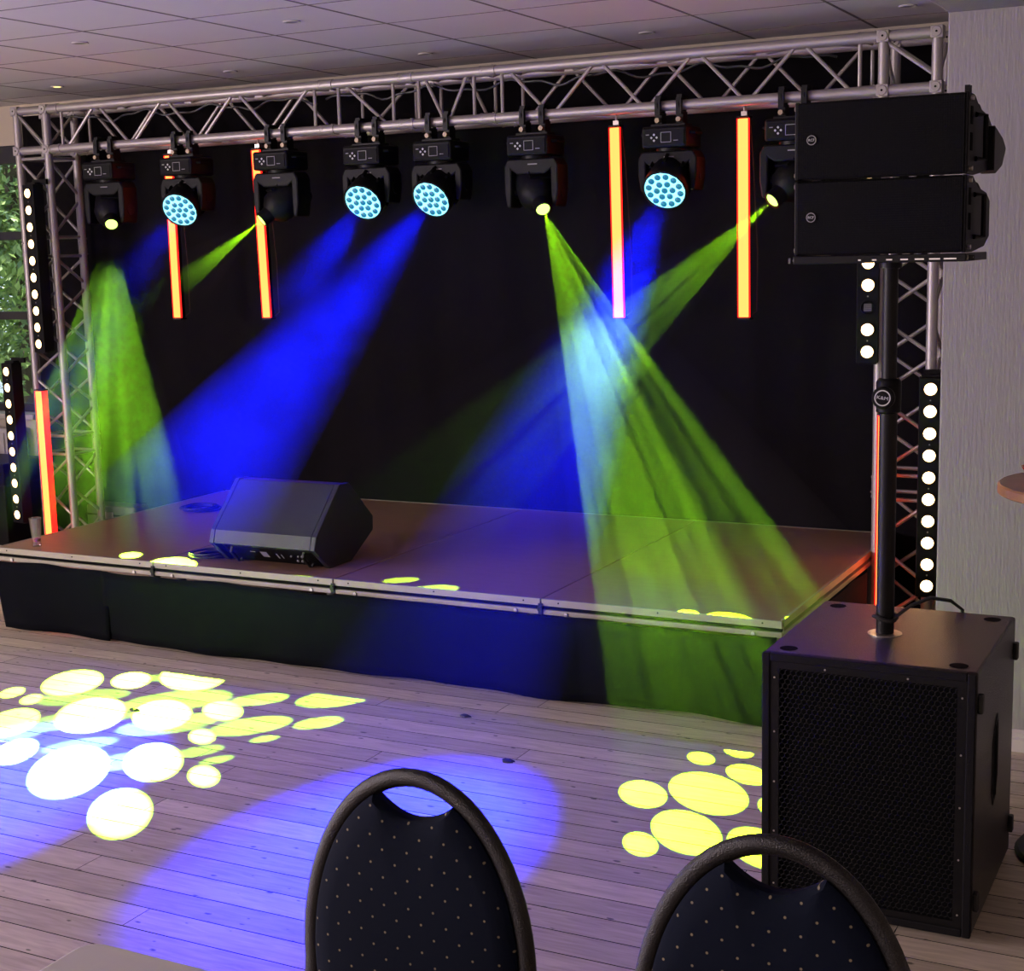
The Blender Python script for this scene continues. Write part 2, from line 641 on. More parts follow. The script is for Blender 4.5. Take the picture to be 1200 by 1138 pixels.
# the rest of the room, behind and beside the camera
structure(MB().box(-5.6, -5.5, -8.6, BW + .2, 0, CEIL).build('wall_left', M['wall_cream'], smooth=False))
structure(MB().box(-5.6, 6.2, -8.6, -8.5, 0, CEIL).build('wall_rear', M['wall_cream'], smooth=False))
structure(MB().box(6.1, 6.2, -8.5, 0.06, 0, SOFF).build('wall_far_right', M['wall_cream'], smooth=False))
wn = 2  # unseen window frames added on solid walls behind the daylight area lights
for wy in WIN_Y:
    b = MB()
    for (ya, yb, za, zb) in ((-.76, .76, .84, .89), (-.76, .76, 2.41, 2.46), (-.76, -.70, .84, 2.46), (.70, .76, .84, 2.46), (-.03, .03, .84, 2.46)):
        b.box(-5.5, -5.44, wy + ya, wy + yb, za, zb)
    structure(b.build('window_%d' % wn, M['window_frame'], smooth=False))
    wn += 1
b = MB()
for (xa, xb, za, zb) in ((-.15, 2.55, .84, .89), (-.15, 2.55, 2.41, 2.46), (-.15, -.09, .84, 2.46), (2.49, 2.55, .84, 2.46), (1.17, 1.23, .84, 2.46)):
    b.box(xa, xb, -8.5, -8.43, za, zb)
structure(b.build('window_%d' % wn, M['window_frame'], smooth=False))

# radiator under the window
r = thing('radiator', (-4.45, BW - 0.09, 0.12), 'pale ribbed panel radiator under the dark-framed window', 'radiator')
b = MB()
b.box(-5.1, -3.8, BW - 0.12, BW - 0.04, 0.16, 0.70)
b.build('panel', M['radiator'], r, r, smooth=False, bevel=0.01)
for i in range(24):
    x = -5.05 + i * 0.0525
    MB().box(x, x + 0.03, BW - 0.132, BW - 0.118, 0.19, 0.67).build('rib', M['radiator'], r, r, smooth=False, bevel=0.005)
b = MB()
for x in (-4.9, -4.0):
    b.box(x, x + 0.04, BW - 0.06, BW - 0.0005, 0.3, 0.6)
    b.box(x, x + 0.04, BW - 0.1, BW - 0.06, 0.0, 0.17)
b.build('bracket', M['radiator'], r, r, smooth=False)

# trees outside
structure(MB().box(-16, 6, BW + .25, 16, -0.6, -0.45).build('ground_outside', M['grass'], smooth=False))


def tree(x, y, h, rad, seed, label, n=20000):
    rg = random.Random(seed)
    t = thing('broadleaf_tree', (x, y, -0.45), label, 'tree', 'trees outside the window')
    MB().tube([(x, y, -0.45), (x + .05, y, h * .3), (x - .05, y + .05, h * .75)], 0.11, 8).build('trunk', M['bark'], t, t)
    b = MB()
    blobs = [(Vector((x + rg.uniform(-.6, .6) * rad, y + rg.uniform(-.6, .6) * rad, rg.uniform(0.05, 1.0) * h)), rg.uniform(.35, .6) * rad) for _ in range(26)]
    for k in range(n):
        c, rr = rg.choice(blobs)
        d = Vector((rg.gauss(0, 1), rg.gauss(0, 1), rg.gauss(0, 1))).normalized() * rr * (rg.random() ** .35)
        p = c + d
        nrm = (d.normalized() + Vector((rg.uniform(-.7, .7), rg.uniform(-.7, .7), rg.uniform(-.2, .9)))).normalized()
        a = nrm.orthogonal().normalized()
        a.rotate(Matrix.Rotation(rg.uniform(0, 6.28), 3, nrm))
        e = nrm.cross(a)
        s = rg.uniform(.015, .034)
        b.add([p - a * s * 1.7, p - e * s * .8 + nrm * s * .2, p + a * s * 1.7, p + e * s * .8 + nrm * s * .2], [(0, 1, 2, 3)])
    b.build('foliage', M['leaf'], t, t, smooth=False, kind='stuff')


tree(-6.0, 4.3, 3.6, 1.25, 1, 'leafy green tree seen through the window panes, in full sun')
tree(-9.2, 7.6, 4.6, 1.7, 2, 'taller leafy tree set further back outside the window', 9000)

# ------------------------------------------------------------------ backdrop
b = MB()
nx, nz = 130, 6
x0, x1 = -3.47, 2.50
grid = []
for i in range(nx + 1):
    t = i / nx
    x = x0 + (x1 - x0) * t
    colv = []
    for k in range(nz + 1):
        z = 0.002 + (2.69 - 0.002) * k / nz
        colv.append(Vector((x, 1.86 + 0.013 * math.sin(x * 9.0 + 0.5 * math.sin(x * 3)) + 0.006 * math.sin(x * 23 + k * .2), z)))
    grid.append(colv)
vs_ = [p for c in grid for p in c]
m_ = nz + 1
b.add(vs_, [(i * m_ + k, (i + 1) * m_ + k, (i + 1) * m_ + k + 1, i * m_ + k + 1) for i in range(nx) for k in range(nz)])
bd = b.build('stage_backdrop', M['backdrop'])
sm = bd.modifiers.new('thickness', 'SOLIDIFY')
sm.thickness = 0.003
tag(bd, 'black cloth backdrop hung behind the stage from truss height to the floor', 'curtain')

# ------------------------------------------------------------------ stage
HS = 0.4032
DEPTH = 1.83
deck_labels = ['brown plywood stage deck with the drinking glass on its corner',
               'brown plywood stage deck carrying most of the monitor wedge',
               'brown plywood stage deck in a row, beside the wedge, bathed in blue light',
               'brown plywood stage deck under the green beam, end of the row']
for i in range(4):
    xa, xb = -2 + i + 0.003, -1 + i - 0.003
    d = thing('stage_deck', ((xa + xb) / 2, DEPTH / 2, 0), deck_labels[i], 'stage deck', 'aluminium-framed stage decks')
    bl, br_ = (xa + .012 if i == 0 else xa), (xb - .012 if i == 3 else xb)
    MB().box(bl, br_, 0.012, DEPTH - .012, HS - 0.022, HS).build('top_board', M['deck'], d, d, smooth=False, bevel=0.002, seg=1)
    prof = [(0.0, 0.0), (0.0, -0.029), (0.016, -0.031), (0.016, -0.042), (-0.002, -0.044), (-0.002, -0.064), (0.030, -0.064), (0.030, -0.026), (0.0118, -0.024), (0.0118, 0.0)]
    fr = MB().prism(prof, lambda p: (xa, p[0] + .0, HS + p[1] + .001), lambda p: (xb, p[0] + .0, HS + p[1] + .001)).build('front_rail', M['alu_rail'], d, d, smooth=False, bevel=0.0012, seg=1)
    MB().box(xa + .001, xb - .001, .0004, .0155, HS - .0405, HS - .0305).build('groove_shade', M['void'], fr, d, smooth=False)  # flush dark strip puts the shade inside the rail groove into colour
    for bx in (xa + .075, xa + .5, xb - .075):
        MB().cyl((bx, 0.0005, HS - .012), (bx, -0.0015, HS - .012), .0035, 8).build('rivet', M['void'], fr, d)
    for bx in (xa + .11, xb - .11):
        MB().cyl((bx, -0.0015, HS - .055), (bx, -0.008, HS - .055), .008, 8).build('bolt', M['steel'], fr, d)
    MB().prism(prof, lambda p: (xa, DEPTH - p[0], HS + p[1] + .001), lambda p: (xb, DEPTH - p[0], HS + p[1] + .001)).build('back_rail', M['alu_rail'], d, d, smooth=False)
    inner = [(0.0, -0.0235), (0.0, -0.064), (0.030, -0.064), (0.030, -0.0235)]
    for (xe, sg) in ((xa, 1), (xb, -1)):
        outer = (i == 0 and sg == 1) or (i == 3 and sg == -1)
        MB().prism(prof if outer else inner, lambda p: (xe + sg * p[0], 0.031, HS + p[1] + .001), lambda p: (xe + sg * p[0], DEPTH - .031, HS + p[1] + .001)).build('side_rail', M['alu_rail'], d, d, smooth=False)
    for lx in (xa + .075, xb - .075):
        for ly in (.1, DEPTH - .1):
            MB().cyl((lx, ly, 0), (lx, ly, HS - .03), .024, 12).build('leg', M['alu'], d, d)
    if i < 3:
        b = MB()
        b.box(xb - .006, xb + .012, -.007, .012, HS - .064, HS - .018)
        b.cyl((xb + .003, -.006, HS - .04), (xb + .003, -.013, HS - .04), .011, 10)
        b.build('corner_clamp', M['black_metal'], d, d)


def skirt(name, xa, xb, label, z_top, seed, flare=0.0, yoff=-0.012, axis='x'):
    rg = random.Random(seed)
    n, m = max(10, int((xb - xa) * 36)), 8
    b = MB()
    ph = [rg.uniform(0, 6) for _ in range(5)]
    vs_ = []
    for i in range(n + 1):
        t = i / n
        x = xa + (xb - xa) * t
        zt = z_top + 0.004 * math.sin(7 * x + ph[0]) + 0.003 * math.sin(17 * x + ph[1])
        zb = 0.006 + 0.005 * (1 + math.sin(5 * x + ph[2]))
        for k in range(m + 1):
            s = k / m
            z = zt + (zb - zt) * s
            yy = yoff - 0.006 - 0.016 * s * (1 + math.sin(6.5 * x + ph[3])) - 0.008 * s * math.sin(15 * x + ph[4])
            xx = x + flare * (1 - t) ** 6 * (0.12 * s ** 1.5)
            vs_.append((xx, yy, z) if axis == 'x' else (2.0 - yy, x, z))
    q = m + 1
    b.add(vs_, [(i * q + k, i * q + k + 1, (i + 1) * q + k + 1, (i + 1) * q + k) for i in range(n) for k in range(m)])
    o = b.build(name, M['skirt'])
    sm = o.modifiers.new('thickness', 'SOLIDIFY')
    sm.thickness = 0.003
    return tag(o, label, 'stage skirt', 'black cloth skirts round the stage')


skirt('stage_skirt', -1.985, -1.265, 'short black stage skirt at the window end with a pulled-in hem', .342, 1, flare=0.5)
skirt('stage_skirt', -1.30, 1.985, 'long black cloth skirt along the front edge of the stage', .342, 2, yoff=-0.022)
skirt('stage_skirt', 0.02, 1.25, 'black cloth skirt on the end of the stage facing the white wall', .338, 3, axis='y', yoff=-0.006)

# ------------------------------------------------------------------ truss
TX0, TX1, TY0, TS_, TZ1 = -3.0254, 2.2454, 1.384, 0.2264, 2.6582
TY1, TZ0 = TY0 + TS_, TZ1 - TS_
RC, RB = 0.0235, 0.0092
tr = thing('stage_truss', ((TX0 + TX1) / 2, TY0, 0), 'silver square-section aluminium goal-post truss spanning over the stage', 'truss')
ends = [(TX0, TX0 + TS_), (TX1 - TS_, TX1)]
XL, XR = TX0 + TS_, TX1 - TS_


def braces(pts, name='brace'):
    for a, c in zip(pts[:-1], pts[1:]):
        a, c = Vector(a), Vector(c)
        MB().cyl(a, c, RB, 8).build(name, M['alu'], tr, tr)


# horizontal chords with sleeve joints
for yy in (TY0, TY1):
    for zz in (TZ0, TZ1):
        MB().cyl((TX0, yy, zz), (TX1, yy, zz), RC, 14).build('chord', M['alu'], tr, tr)
        for jx in (-2.74, -.855, -.375, .093, 1.955):
            b = MB()
            b.cyl((jx - .045, yy, zz), (jx - .035, yy, zz), RC + .0035, 14)
            b.cyl((jx + .035, yy, zz), (jx + .045, yy, zz), RC + .0035, 14)
            b.cyl((jx - .04, yy, zz), (jx + .04, yy, zz), RC + .002, 14)
            b.cyl((jx - .025, yy - .028, zz), (jx - .025, yy + .028, zz), .005, 6)
            b.cyl((jx + .025, yy, zz - .028), (jx + .025, yy, zz + .028), .005, 6)
            b.build('coupler', M['alu'], tr, tr)
# zigzag bracing of the beam: sections between couplers
secs = [(-2.681, -.929, 7), (-.781, -.451, 1), (-.301, .015, 2), (.17, 1.917, 7)]
for (xa, xb, n) in secs:
    for yy, flip in ((TY0, 0), (TY1, 1)):
        for xe in (xa, xb):
            braces([(xe, yy, TZ0), (xe, yy, TZ1)])
        w = (xb - xa - .04) / n
        for k in range(n):
            upw = (k + flip) % 2 == (0 if xa < -2 else 1)
            z0, z1 = (TZ0, TZ1) if upw else (TZ1, TZ0)
            braces([(xa + .02 + k * w + .012, yy, z0), (xa + .02 + (k + 1) * w - .012, yy, z1)])
    for zz, flip in ((TZ0, 0), (TZ1, 1)):
        w = (xb - xa - .04) / n
        for xe in (xa, xb):
            braces([(xe, TY0, zz), (xe, TY1, zz)])
        for k in range(n):
            y0_, y1_ = (TY0, TY1) if (k + flip) % 2 else (TY1, TY0)
            braces([(xa + .02 + k * w + .012, y0_, zz), (xa + .02 + (k + 1) * w - .012, y1_, zz)])
# corner boxes and towers
for e, (xa, xb) in enumerate(ends):
    for xx in (xa, xb):
        for yy in (TY0, TY1):
            MB().cyl((xx, yy, 0.014), (xx, yy, TZ1 + .0), RC, 14).build('post', M['alu'], tr, tr)
            for zz in (TZ0, TZ1):
                b = MB()
                b.cbox((xx, yy, zz), (.052, .052, .052))
                b.cyl((xx, yy - .026, zz), (xx, yy - .031, zz), .022, 12)
                cb = b.build('corner_block', M['alu'], tr, tr, bevel=0.008)
                MB().cyl((xx, yy - .031, zz), (xx, yy - .0325, zz), .005, 8).build('socket', M['void'], cb, tr)
            for jz in (1.875, 0.70):
                b = MB()
                b.cyl((xx, yy, jz - .05), (xx, yy, jz - .04), RC + .0035, 12)
                b.cyl((xx, yy, jz + .04), (xx, yy, jz + .05), RC + .0035, 12)
                b.cyl((xx, yy, jz - .045), (xx, yy, jz + .045), RC + .0015, 12)
                b.cyl((xx - .03, yy, jz - .025), (xx + .03, yy, jz - .025), .0045, 6)
                b.cyl((xx, yy - .03, jz + .025), (xx, yy + .03, jz + .025), .0045, 6)
                b.build('coupler', M['alu'], tr, tr)
    # diagonal in the corner boxes
    for yy in (TY0, TY1):
        s = 1 if e == 0 else 1
        braces([(xa + .02, yy, TZ1 - .03), (xb - .02, yy, TZ0 + .06 if e else TZ0 + .02)])
    braces([(xa, TY0 + .02, TZ1 - .03), (xa, TY1 - .02, TZ0 + .03)])
    braces([(xb, TY0 + .02, TZ0 + .03), (xb, TY1 - .02, TZ1 - .03)])
    MB().box(xa - .022, xb + .03, TY0 - .022, TY1 + .03, 0.0, 0.0145).build('base_plate', M['alu'], tr, tr, smooth=False)
    for (za, zb, n) in ((1.93, 2.385, 2), (0.755, 1.82, 6), (0.06, 0.645, 3)):
        h = (zb - za) / n
        for zz in (za, zb):
            for (p, q) in (((xa, TY0), (xb, TY0)), ((xb, TY0), (xb, TY1)), ((xb, TY1), (xa, TY1)), ((xa, TY1), (xa, TY0))):
                braces([(p[0], p[1], zz), (q[0], q[1], zz)])
        for k in range(n):
            f = k % 2
            for fi, (p, q) in enumerate((((xa, TY0), (xb, TY0)), ((xb, TY1), (xa, TY1)), ((xb, TY0), (xb, TY1)), ((xa, TY1), (xa, TY0)))):
                if f:
                    p, q = q, p
                braces([(p[0], p[1], za + k * h + .012), (q[0], q[1], za + (k + 1) * h - .012)])


# ------------------------------------------------------------------ haze lit by the beams
def haze_cone(loc, direction, r0, r1, length, ramp, label, noise=(4.0, 0.5), start=0.0, color=(1, 1, 1)):
    """a drifting body of stage haze around one beam: thin smoke whose density changes along the beam"""
    mat = bpy.data.materials.new('stage_haze')
    nt, N, L = nodes_of(mat)
    N.remove(N['Principled BSDF'])
    vo = N.new('ShaderNodeVolumeScatter')
    vo.inputs['Color'].default_value = (*color, 1)
    vo.inputs['Anisotropy'].default_value = 0.0
    L.new(vo.outputs[0], N['Material Output'].inputs['Volume'])
    tc = N.new('ShaderNodeTexCoord')
    sx = N.new('ShaderNodeSeparateXYZ')
    L.new(tc.outputs['Object'], sx.inputs[0])
    mr = N.new('ShaderNodeMapRange')
    mr.inputs[2].default_value = -length
    L.new(sx.outputs[2], mr.inputs[0])
    mx_ = max(d for _, d in ramp)
    cr = N.new('ShaderNodeValToRGB')
    els = cr.color_ramp.elements
    while len(els) < len(ramp):
        els.new(0.5)
    for e, (p, d) in zip(els, ramp):
        e.position = p
        v = d / mx_
        e.color = (v, v, v, 1)
    L.new(mr.outputs[0], cr.inputs[0])
    mu = N.new('ShaderNodeMath')
    mu.operation = 'MULTIPLY'
    mu.inputs[1].default_value = mx_
    L.new(cr.outputs[0], mu.inputs[0])
    out = mu.outputs[0]
    if noise[1] > 0:
        nz = N.new('ShaderNodeTexNoise')
        nz.inputs['Scale'].default_value = noise[0]
        nz.inputs['Detail'].default_value = 3
        nz.inputs['Distortion'].default_value = 0.5
        L.new(tc.outputs['Object'], nz.inputs['Vector'])
        m2 = N.new('ShaderNodeMapRange')
        m2.inputs[1].default_value = 0.3
        m2.inputs[2].default_value = 0.7
        m2.inputs[3].default_value = 1 - noise[1]
        m2.inputs[4].default_value = 1 + noise[1]
        L.new(nz.outputs['Fac'], m2.inputs[0])
        m3 = N.new('ShaderNodeMath')
        m3.operation = 'MULTIPLY'
        L.new(out, m3.inputs[0])
        L.new(m2.outputs[0], m3.inputs[1])
        out = m3.outputs[0]
    L.new(out, vo.inputs['Density'])
    b = MB()
    rr = lambda t: r0 + (r1 - r0) * t
    b.lathe([(rr(start), -length * start), (rr(.5 * (1 + start)), -length * .5 * (1 + start)), (r1, -length)], 20)
    o = b.build('stage_haze', mat)
    o.location = loc
    o.rotation_euler = Vector(direction).to_track_quat('-Z', 'Y').to_euler()
    return tag(o, label, 'haze', kind='stuff')


# ------------------------------------------------------------------ moving heads
HEAD_Y = TY0
BASE_T, BASE_B = 2.335, 2.238
lens_me = MB().lathe([(0.0155, 0.0), (0.0145, 0.004), (0.010, 0.007), (0.004, 0.0085)], 10).build('lens', M['wash_lens'])
_l = lens_me
lens_me = lens_me.data
bpy.data.objects.remove(_l)


def gobo(light_obj, discs, strength_nodes=1.0):
    """light only passes through the round holes of the gobo wheel: one disc of directions per hole"""
    l = light_obj.data
    l.use_nodes = True
    nt = l.node_tree
    N, L = nt.nodes, nt.links
    em = N['Emission']
    tc = N.new('ShaderNodeTexCoord')
    inv = light_obj.matrix_basis.to_3x3().inverted()
    acc = None
    for d, r in discs:
        dl = (inv @ Vector(d)).normalized()
        ds = N.new('ShaderNodeVectorMath')
        ds.operation = 'DISTANCE'
        ds.inputs[1].default_value = dl
        L.new(tc.outputs['Normal'], ds.inputs[0])
        mr = N.new('ShaderNodeMapRange')
        mr.interpolation_type = 'SMOOTHSTEP'
        mr.inputs[1].default_value = r + .0002
        mr.inputs[2].default_value = r - .0050 if r > .012 else r - .0035
        L.new(ds.outputs['Value'], mr.inputs[0])
        if acc is None:
            acc = mr.outputs[0]
        else:
            mx = N.new('ShaderNodeMath')
            mx.operation = 'MAXIMUM'
            L.new(acc, mx.inputs[0])
            L.new(mr.outputs[0], mx.inputs[1])
            acc = mx.outputs[0]
    L.new(acc, em.inputs['Strength'])


def wash_optics(light_obj, half_deg, halo):
    """beam of a wash light: a soft-edged core and the weak wide spill round it"""
    l = light_obj.data
    l.use_nodes = True
    N, L = l.node_tree.nodes, l.node_tree.links
    tc = N.new('ShaderNodeTexCoord')
    sp = N.new('ShaderNodeSeparateXYZ')
    L.new(tc.outputs['Normal'], sp.inputs[0])
    core = N.new('ShaderNodeMapRange')
    core.interpolation_type = 'SMOOTHSTEP'
    core.inputs[1].default_value = -math.cos(math.radians(half_deg))
    core.inputs[2].default_value = -math.cos(math.radians(half_deg * .45))
    L.new(sp.outputs[2], core.inputs[0])
    spill = N.new('ShaderNodeMapRange')
    spill.inputs[1].default_value = -math.cos(math.radians(34))
    spill.inputs[2].default_value = -1.0
    spill.inputs[4].default_value = halo
    L.new(sp.outputs[2], spill.inputs[0])
    ad = N.new('ShaderNodeMath')
    L.new(core.outputs[0], ad.inputs[0])
    L.new(spill.outputs[0], ad.inputs[1])
    L.new(ad.outputs[0], N['Emission'].inputs['Strength'])


def moving_head(kind, x, aim, label, power, cone_deg, discs=None, blend=0.5, tint=0.003):
    """kind 'wash' or 'spot'; hangs under the front lower chord"""
    zp = 2.12 if kind == 'wash' else 2.07
    ll = 0.13 if kind == 'wash' else 0.15
    root = thing('moving_head', (x, HEAD_Y, TZ0 - RC), label, 'stage light', 'moving heads under the truss')
    y = HEAD_Y
    # clamps round the chord
    for cx in (x - .052, x + .052):
        b = MB()
        b.tube([(cx, y + .038 * math.cos(a), TZ0 + .038 * math.sin(a)) for a in [i * 2 * PI / 14 for i in range(14)]], .011, 6, loop=True, sx=1.0)
        b.box(cx - .016, cx + .016, y - .03, y + .03, BASE_T + .010, TZ0 - .030)
        b.box(cx - .013, cx + .013, y - .045, y - .030, TZ0 - .045, TZ0 + .030)
        b.box(cx - .013, cx + .013, y - .034, y + .034, TZ0 + .029, TZ0 + .045)
        cl = b.build('clamp', M['black_metal'], root, root)
        MB().cyl((cx, y - .03, BASE_T + .03), (cx, y - .052, BASE_T + .03), .012, 8).build('wing_bolt', M['bolt'], cl, root)
    MB().box(x - .085, x + .085, y - .045, y + .045, BASE_T - .001, BASE_T + .014).build('omega_bracket', M['black_metal'], root, root, smooth=False, bevel=.003)
    base = MB().box(x - .11, x + .11, y - .10, y + .10, BASE_B, BASE_T).build('base', M['black'], root, root, smooth=False, bevel=.012)
    yf = y - .1008
    panel = MB().box(x - .098, x + .098, yf - .002, yf + .002, BASE_B + .012, BASE_T - .020).build('control_panel', M['black_matt'], base, root, smooth=False, bevel=.001)
    b = MB()
    zc = (BASE_B + BASE_T) / 2 - .003
    dx = x + .012
    for (u, v, su, sv) in ((0, .022, .048, .0025), (0, -.022, .048, .0025), (-.024, 0, .0025, .046), (.024, 0, .0025, .046)):
        b.cbox((dx + u, yf - .003, zc + v), (su, .0015, sv))
    b.build('display_outline', M['grey_print'], base, root, smooth=False)
    b = MB()
    for (u, v) in ((0, .013), (0, -.013), (.013, 0), (-.013, 0)):
        R = Matrix.Translation((x - .046 + u, yf - .003, zc + v)) @ Matrix.Rotation(PI / 4, 4, 'Y')
        b.cbox((0, 0, 0), (.0085, .002, .0085), R)
    b.build('menu_buttons', M['white_print'], base, root, smooth=False)
    MB().cbox((x - .078, yf - .003, zc + .014), (.016, .0015, .004)).build('print_mark', M['grey_print'], base, root, smooth=False)
    MB().cbox((x + .06, yf - .003, zc - .016), (.022, .0015, .003)).build('print_mark', M['grey_print'], base, root, smooth=False)
    # side carrying handle
    for s in (-1, 1):
        MB().tube([(x + s * .108, y - .05, zc + .02), (x + s * .128, y - .045, zc + .02), (x + s * .128, y + .045, zc + .02), (x + s * .108, y + .05, zc + .02)], .008, 6).build('handle', M['black'], base, root)
    MB().cyl((x, y, BASE_B + .001), (x, y, BASE_B - .014), .07, 20).build('pan_bearing', M['black_metal'], root, root)
    # yoke: bridge with two arms
    pb = BASE_B - .012
    ow, iw = .145, .105
    zb = zp - .075
    poly = [(-ow + .02, pb), (ow - .02, pb), (ow, pb - .035), (ow, zp), (ow - .012, zb), (iw + .004, zb), (iw, zp), (iw, pb - .055), (iw - .03, pb - .075), (-iw + .03, pb - .075), (-iw, pb - .055), (-iw, zp), (-iw - .004, zb), (-ow + .012, zb), (-ow, zp), (-ow, pb - .035)]
    yk = MB().prism(poly, lambda p: (x + p[0], y - .06, p[1]), lambda p: (x + p[0], y + .06, p[1])).build('yoke', M['black'], root, root, smooth=False, bevel=.008)
    MB().cbox((x + .01, y - .0612, pb - .028), (.05, .0015, .005)).build('print_mark', M['grey_print'], yk, root, smooth=False)
    for s in (-1, 1):
        MB().cyl((x + s * (ow + .001), y, zp), (x + s * (ow - .05), y, zp), .03, 14).build('tilt_hub', M['black_metal'], yk, root)
    # head, modelled along -Z and swung to its aim
    piv = Vector((x, y, zp))
    d = (Vector(aim) - piv).normalized()
    q = d.to_track_quat('-Z', 'Y')
    HM = Matrix.Translation(piv - root.location) @ q.to_matrix().to_4x4()
    b = MB()
    if kind == 'wash':
        b.lathe([(.055, .085), (.085, .078), (.098, .045), (.100, -.06), (.104, -.075), (.107, -.12), (.107, -.132), (.099, -.134), (.097, -.126), (.0955, -.126)], 16)
    else:
        b.lathe([(.06, .15), (.082, .14), (.092, .10), (.094, -.01), (.085, -.055), (.055, -.085), (.044, -.095), (.040, -.13), (.043, -.15), (.035, -.152), (.033, -.145)], 20)
    head = b.build('head', M['black'], root)
    head.matrix_local = HM
    if kind == 'wash':
        pl = MB().lathe([(.0955, -.1262), (.0955, -.129)], 28).build('lens_plate', M['wash_plate'], head)
        pts = [(0, 0)] + [(.0375 * math.cos(a * PI / 3), .0375 * math.sin(a * PI / 3)) for a in range(6)] + [(.075 * math.cos(a * PI / 6 + .26), .075 * math.sin(a * PI / 6 + .26)) for a in range(12)]
        for (u, v) in pts:
            part_copy(lens_me, 'lens', head, Matrix.Translation((u, v, -.129)) @ Matrix.Rotation(PI, 4, 'X'))
        for k in range(8):
            a = k * PI / 4
            MB().box(-.006, .006, .099, .112, -.05, .06, Matrix.Rotation(a, 4, 'Z')).build('cooling_fin', M['black'], head)
    else:
        MB().lathe([(.033, -.1450), (.030, -.150), (.015, -.1535), (.004, -.1545)], 18).build('lens', M['spot_lens'], head)
        for k in range(3):
            MB().box(-.05, .05, .088, .099, -.02 + k * .04, .0 + k * .04).build('cooling_fin', M['black'], head)
    # the lamp's own light
    l = bpy.data.lights.new('lamp_beam', 'SPOT')
    l.energy = power
    l.spot_size = math.radians(cone_deg if kind == 'spot' else 70)
    l.spot_blend = blend if kind == 'spot' else 0.3
    if kind == 'wash':
        l.color = (0.0008, 0.005, 1.0)
        l.shadow_soft_size = 0.075
    else:
        l.color = (0.36, 1.0, tint)
        l.shadow_soft_size = 0.0
    lo = bpy.data.objects.new('lamp_beam', l)
    COL.objects.link(lo)
    lo.parent = root
    lo.matrix_local = Matrix.Translation(piv - root.location + d * (ll + .012)) @ q.to_matrix().to_4x4()
    src = piv + d * (ll + .012)
    if kind == 'wash':
        wash_optics(lo, cone_deg / 2, .0035)
    if discs:
        ds = []
        for (fx, fy, fz, r) in discs:
            ds.append(((Vector((fx, fy, fz)) - src).normalized(), r))
        gobo(lo, ds)
    return src, d


F = 0.0
discs_s1 = [(-.96, -.60, F, .043), (-.74, -.48, F, .0285), (-.53, -.33, F, .046), (-.57, -.91, F, .0415), (-.30, -.80, F, .0345), (-.18, -1.44, F, .036), (.04, -1.25, F, .0275),
            (.27, -1.68, F, .0245), (-.10, -.67, F, .023), (.03, -.96, F, .014), (.31, -1.30, F, .014), (-1.09, -.82, F, .017), (-.94, -.86, F, .015), (-.79, -1.12, F, .032),
            (-.51, -1.37, F, .022), (-.62, -1.75, F, .024), (-.25, -1.95, F, .02), (-1.15, -1.2, F, .026), (-1.21, .09, HS, .025)]
discs_s4 = [(-.05, -.49, F, .027), (.235, -.36, F, .040), (.35, -.65, F, .024), (.13, -.78, F, .034), (.27, -.89, F, .013), (-.35, -.63, F, .042), (-.18, -.89, F, .036), (.13, -1.10, F, .018),
            (.25, -1.15, F, .013), (-.55, -.98, F, .034), (-.33, -1.22, F, .022), (-.05, -1.28, F, .026), (-.75, -.75, F, .03), (-.7, -1.25, F, .025), (.29, .09, HS, .025), (-.62, -.38, F, .02)]
discs_s3 = [(1.78, -.85, F, .025), (1.84, -.45, F, .016), (1.97, -.75, F, .0385), (2.02, -1.09, F, .0305), (1.93, -1.24, F, .0155), (2.04, -.54, F, .022), (2.16, -.375, F, .033), (2.265, -.81, F, .026),
            (2.27, -1.12, F, .026), (1.63, 0.0, HS, .017), (2.36, -.56, F, .026), (2.62, -.36, F, .022), (2.42, -.78, F, .02), (2.51, -.05, F, .024), (2.46, -.27, F, .016), (2.52, -.55, F, .018)]
discs_s2 = [(fx - 2.45, fy + .1, fz, r) for (fx, fy, fz, r) in discs_s1 if fz == 0]

GP, WP = 16000, 42000
heads = {}
heads['s1'] = moving_head('spot', -2.353, (-.38, -1.0, 0), 'black spot moving head hanging beside the window-side truss tower', GP * 2.2, 36, discs_s1, 1.0, tint=.018)
heads['w1'] = moving_head('wash', -1.795, (-1.155, -1.843, 0), 'blue-lit wash moving head that hides the top of a red tube', WP * .15, 18, blend=1.0)
heads['s2'] = moving_head('spot', -1.165, (-2.85, -.8, 0), 'black spot moving head swung sideways across a red tube', GP * .12, 36, discs_s2, .6)
heads['w2'] = moving_head('wash', -.598, (-.35, -1.76, 0), 'blue-lit wash moving head of the close pair, nearer the window', WP * .7, 18, blend=1.0)
heads['w3'] = moving_head('wash', -.183, (-.33, -1.80, 0), 'blue-lit wash moving head of the close pair, farther from the window', WP, 18, blend=1.0)
heads['s3'] = moving_head('spot', .344, (2.12, -.68, 0), 'black spot moving head throwing the widest green beam', GP * 2, 36, discs_s3, .5)
heads['w4'] = moving_head('wash', 1.045, (1.17, -1.50, 0), 'blue-lit wash moving head hanging between two red tubes', WP, 17.5, blend=1.0)
heads['s4'] = moving_head('spot', 1.63, (-.1, -.8, 0), 'black spot moving head half hidden behind the stacked speakers', GP * .22, 36, discs_s4, .3)
DISCS = {'s1': discs_s1, 's2': discs_s2, 's3': discs_s3, 's4': discs_s4}


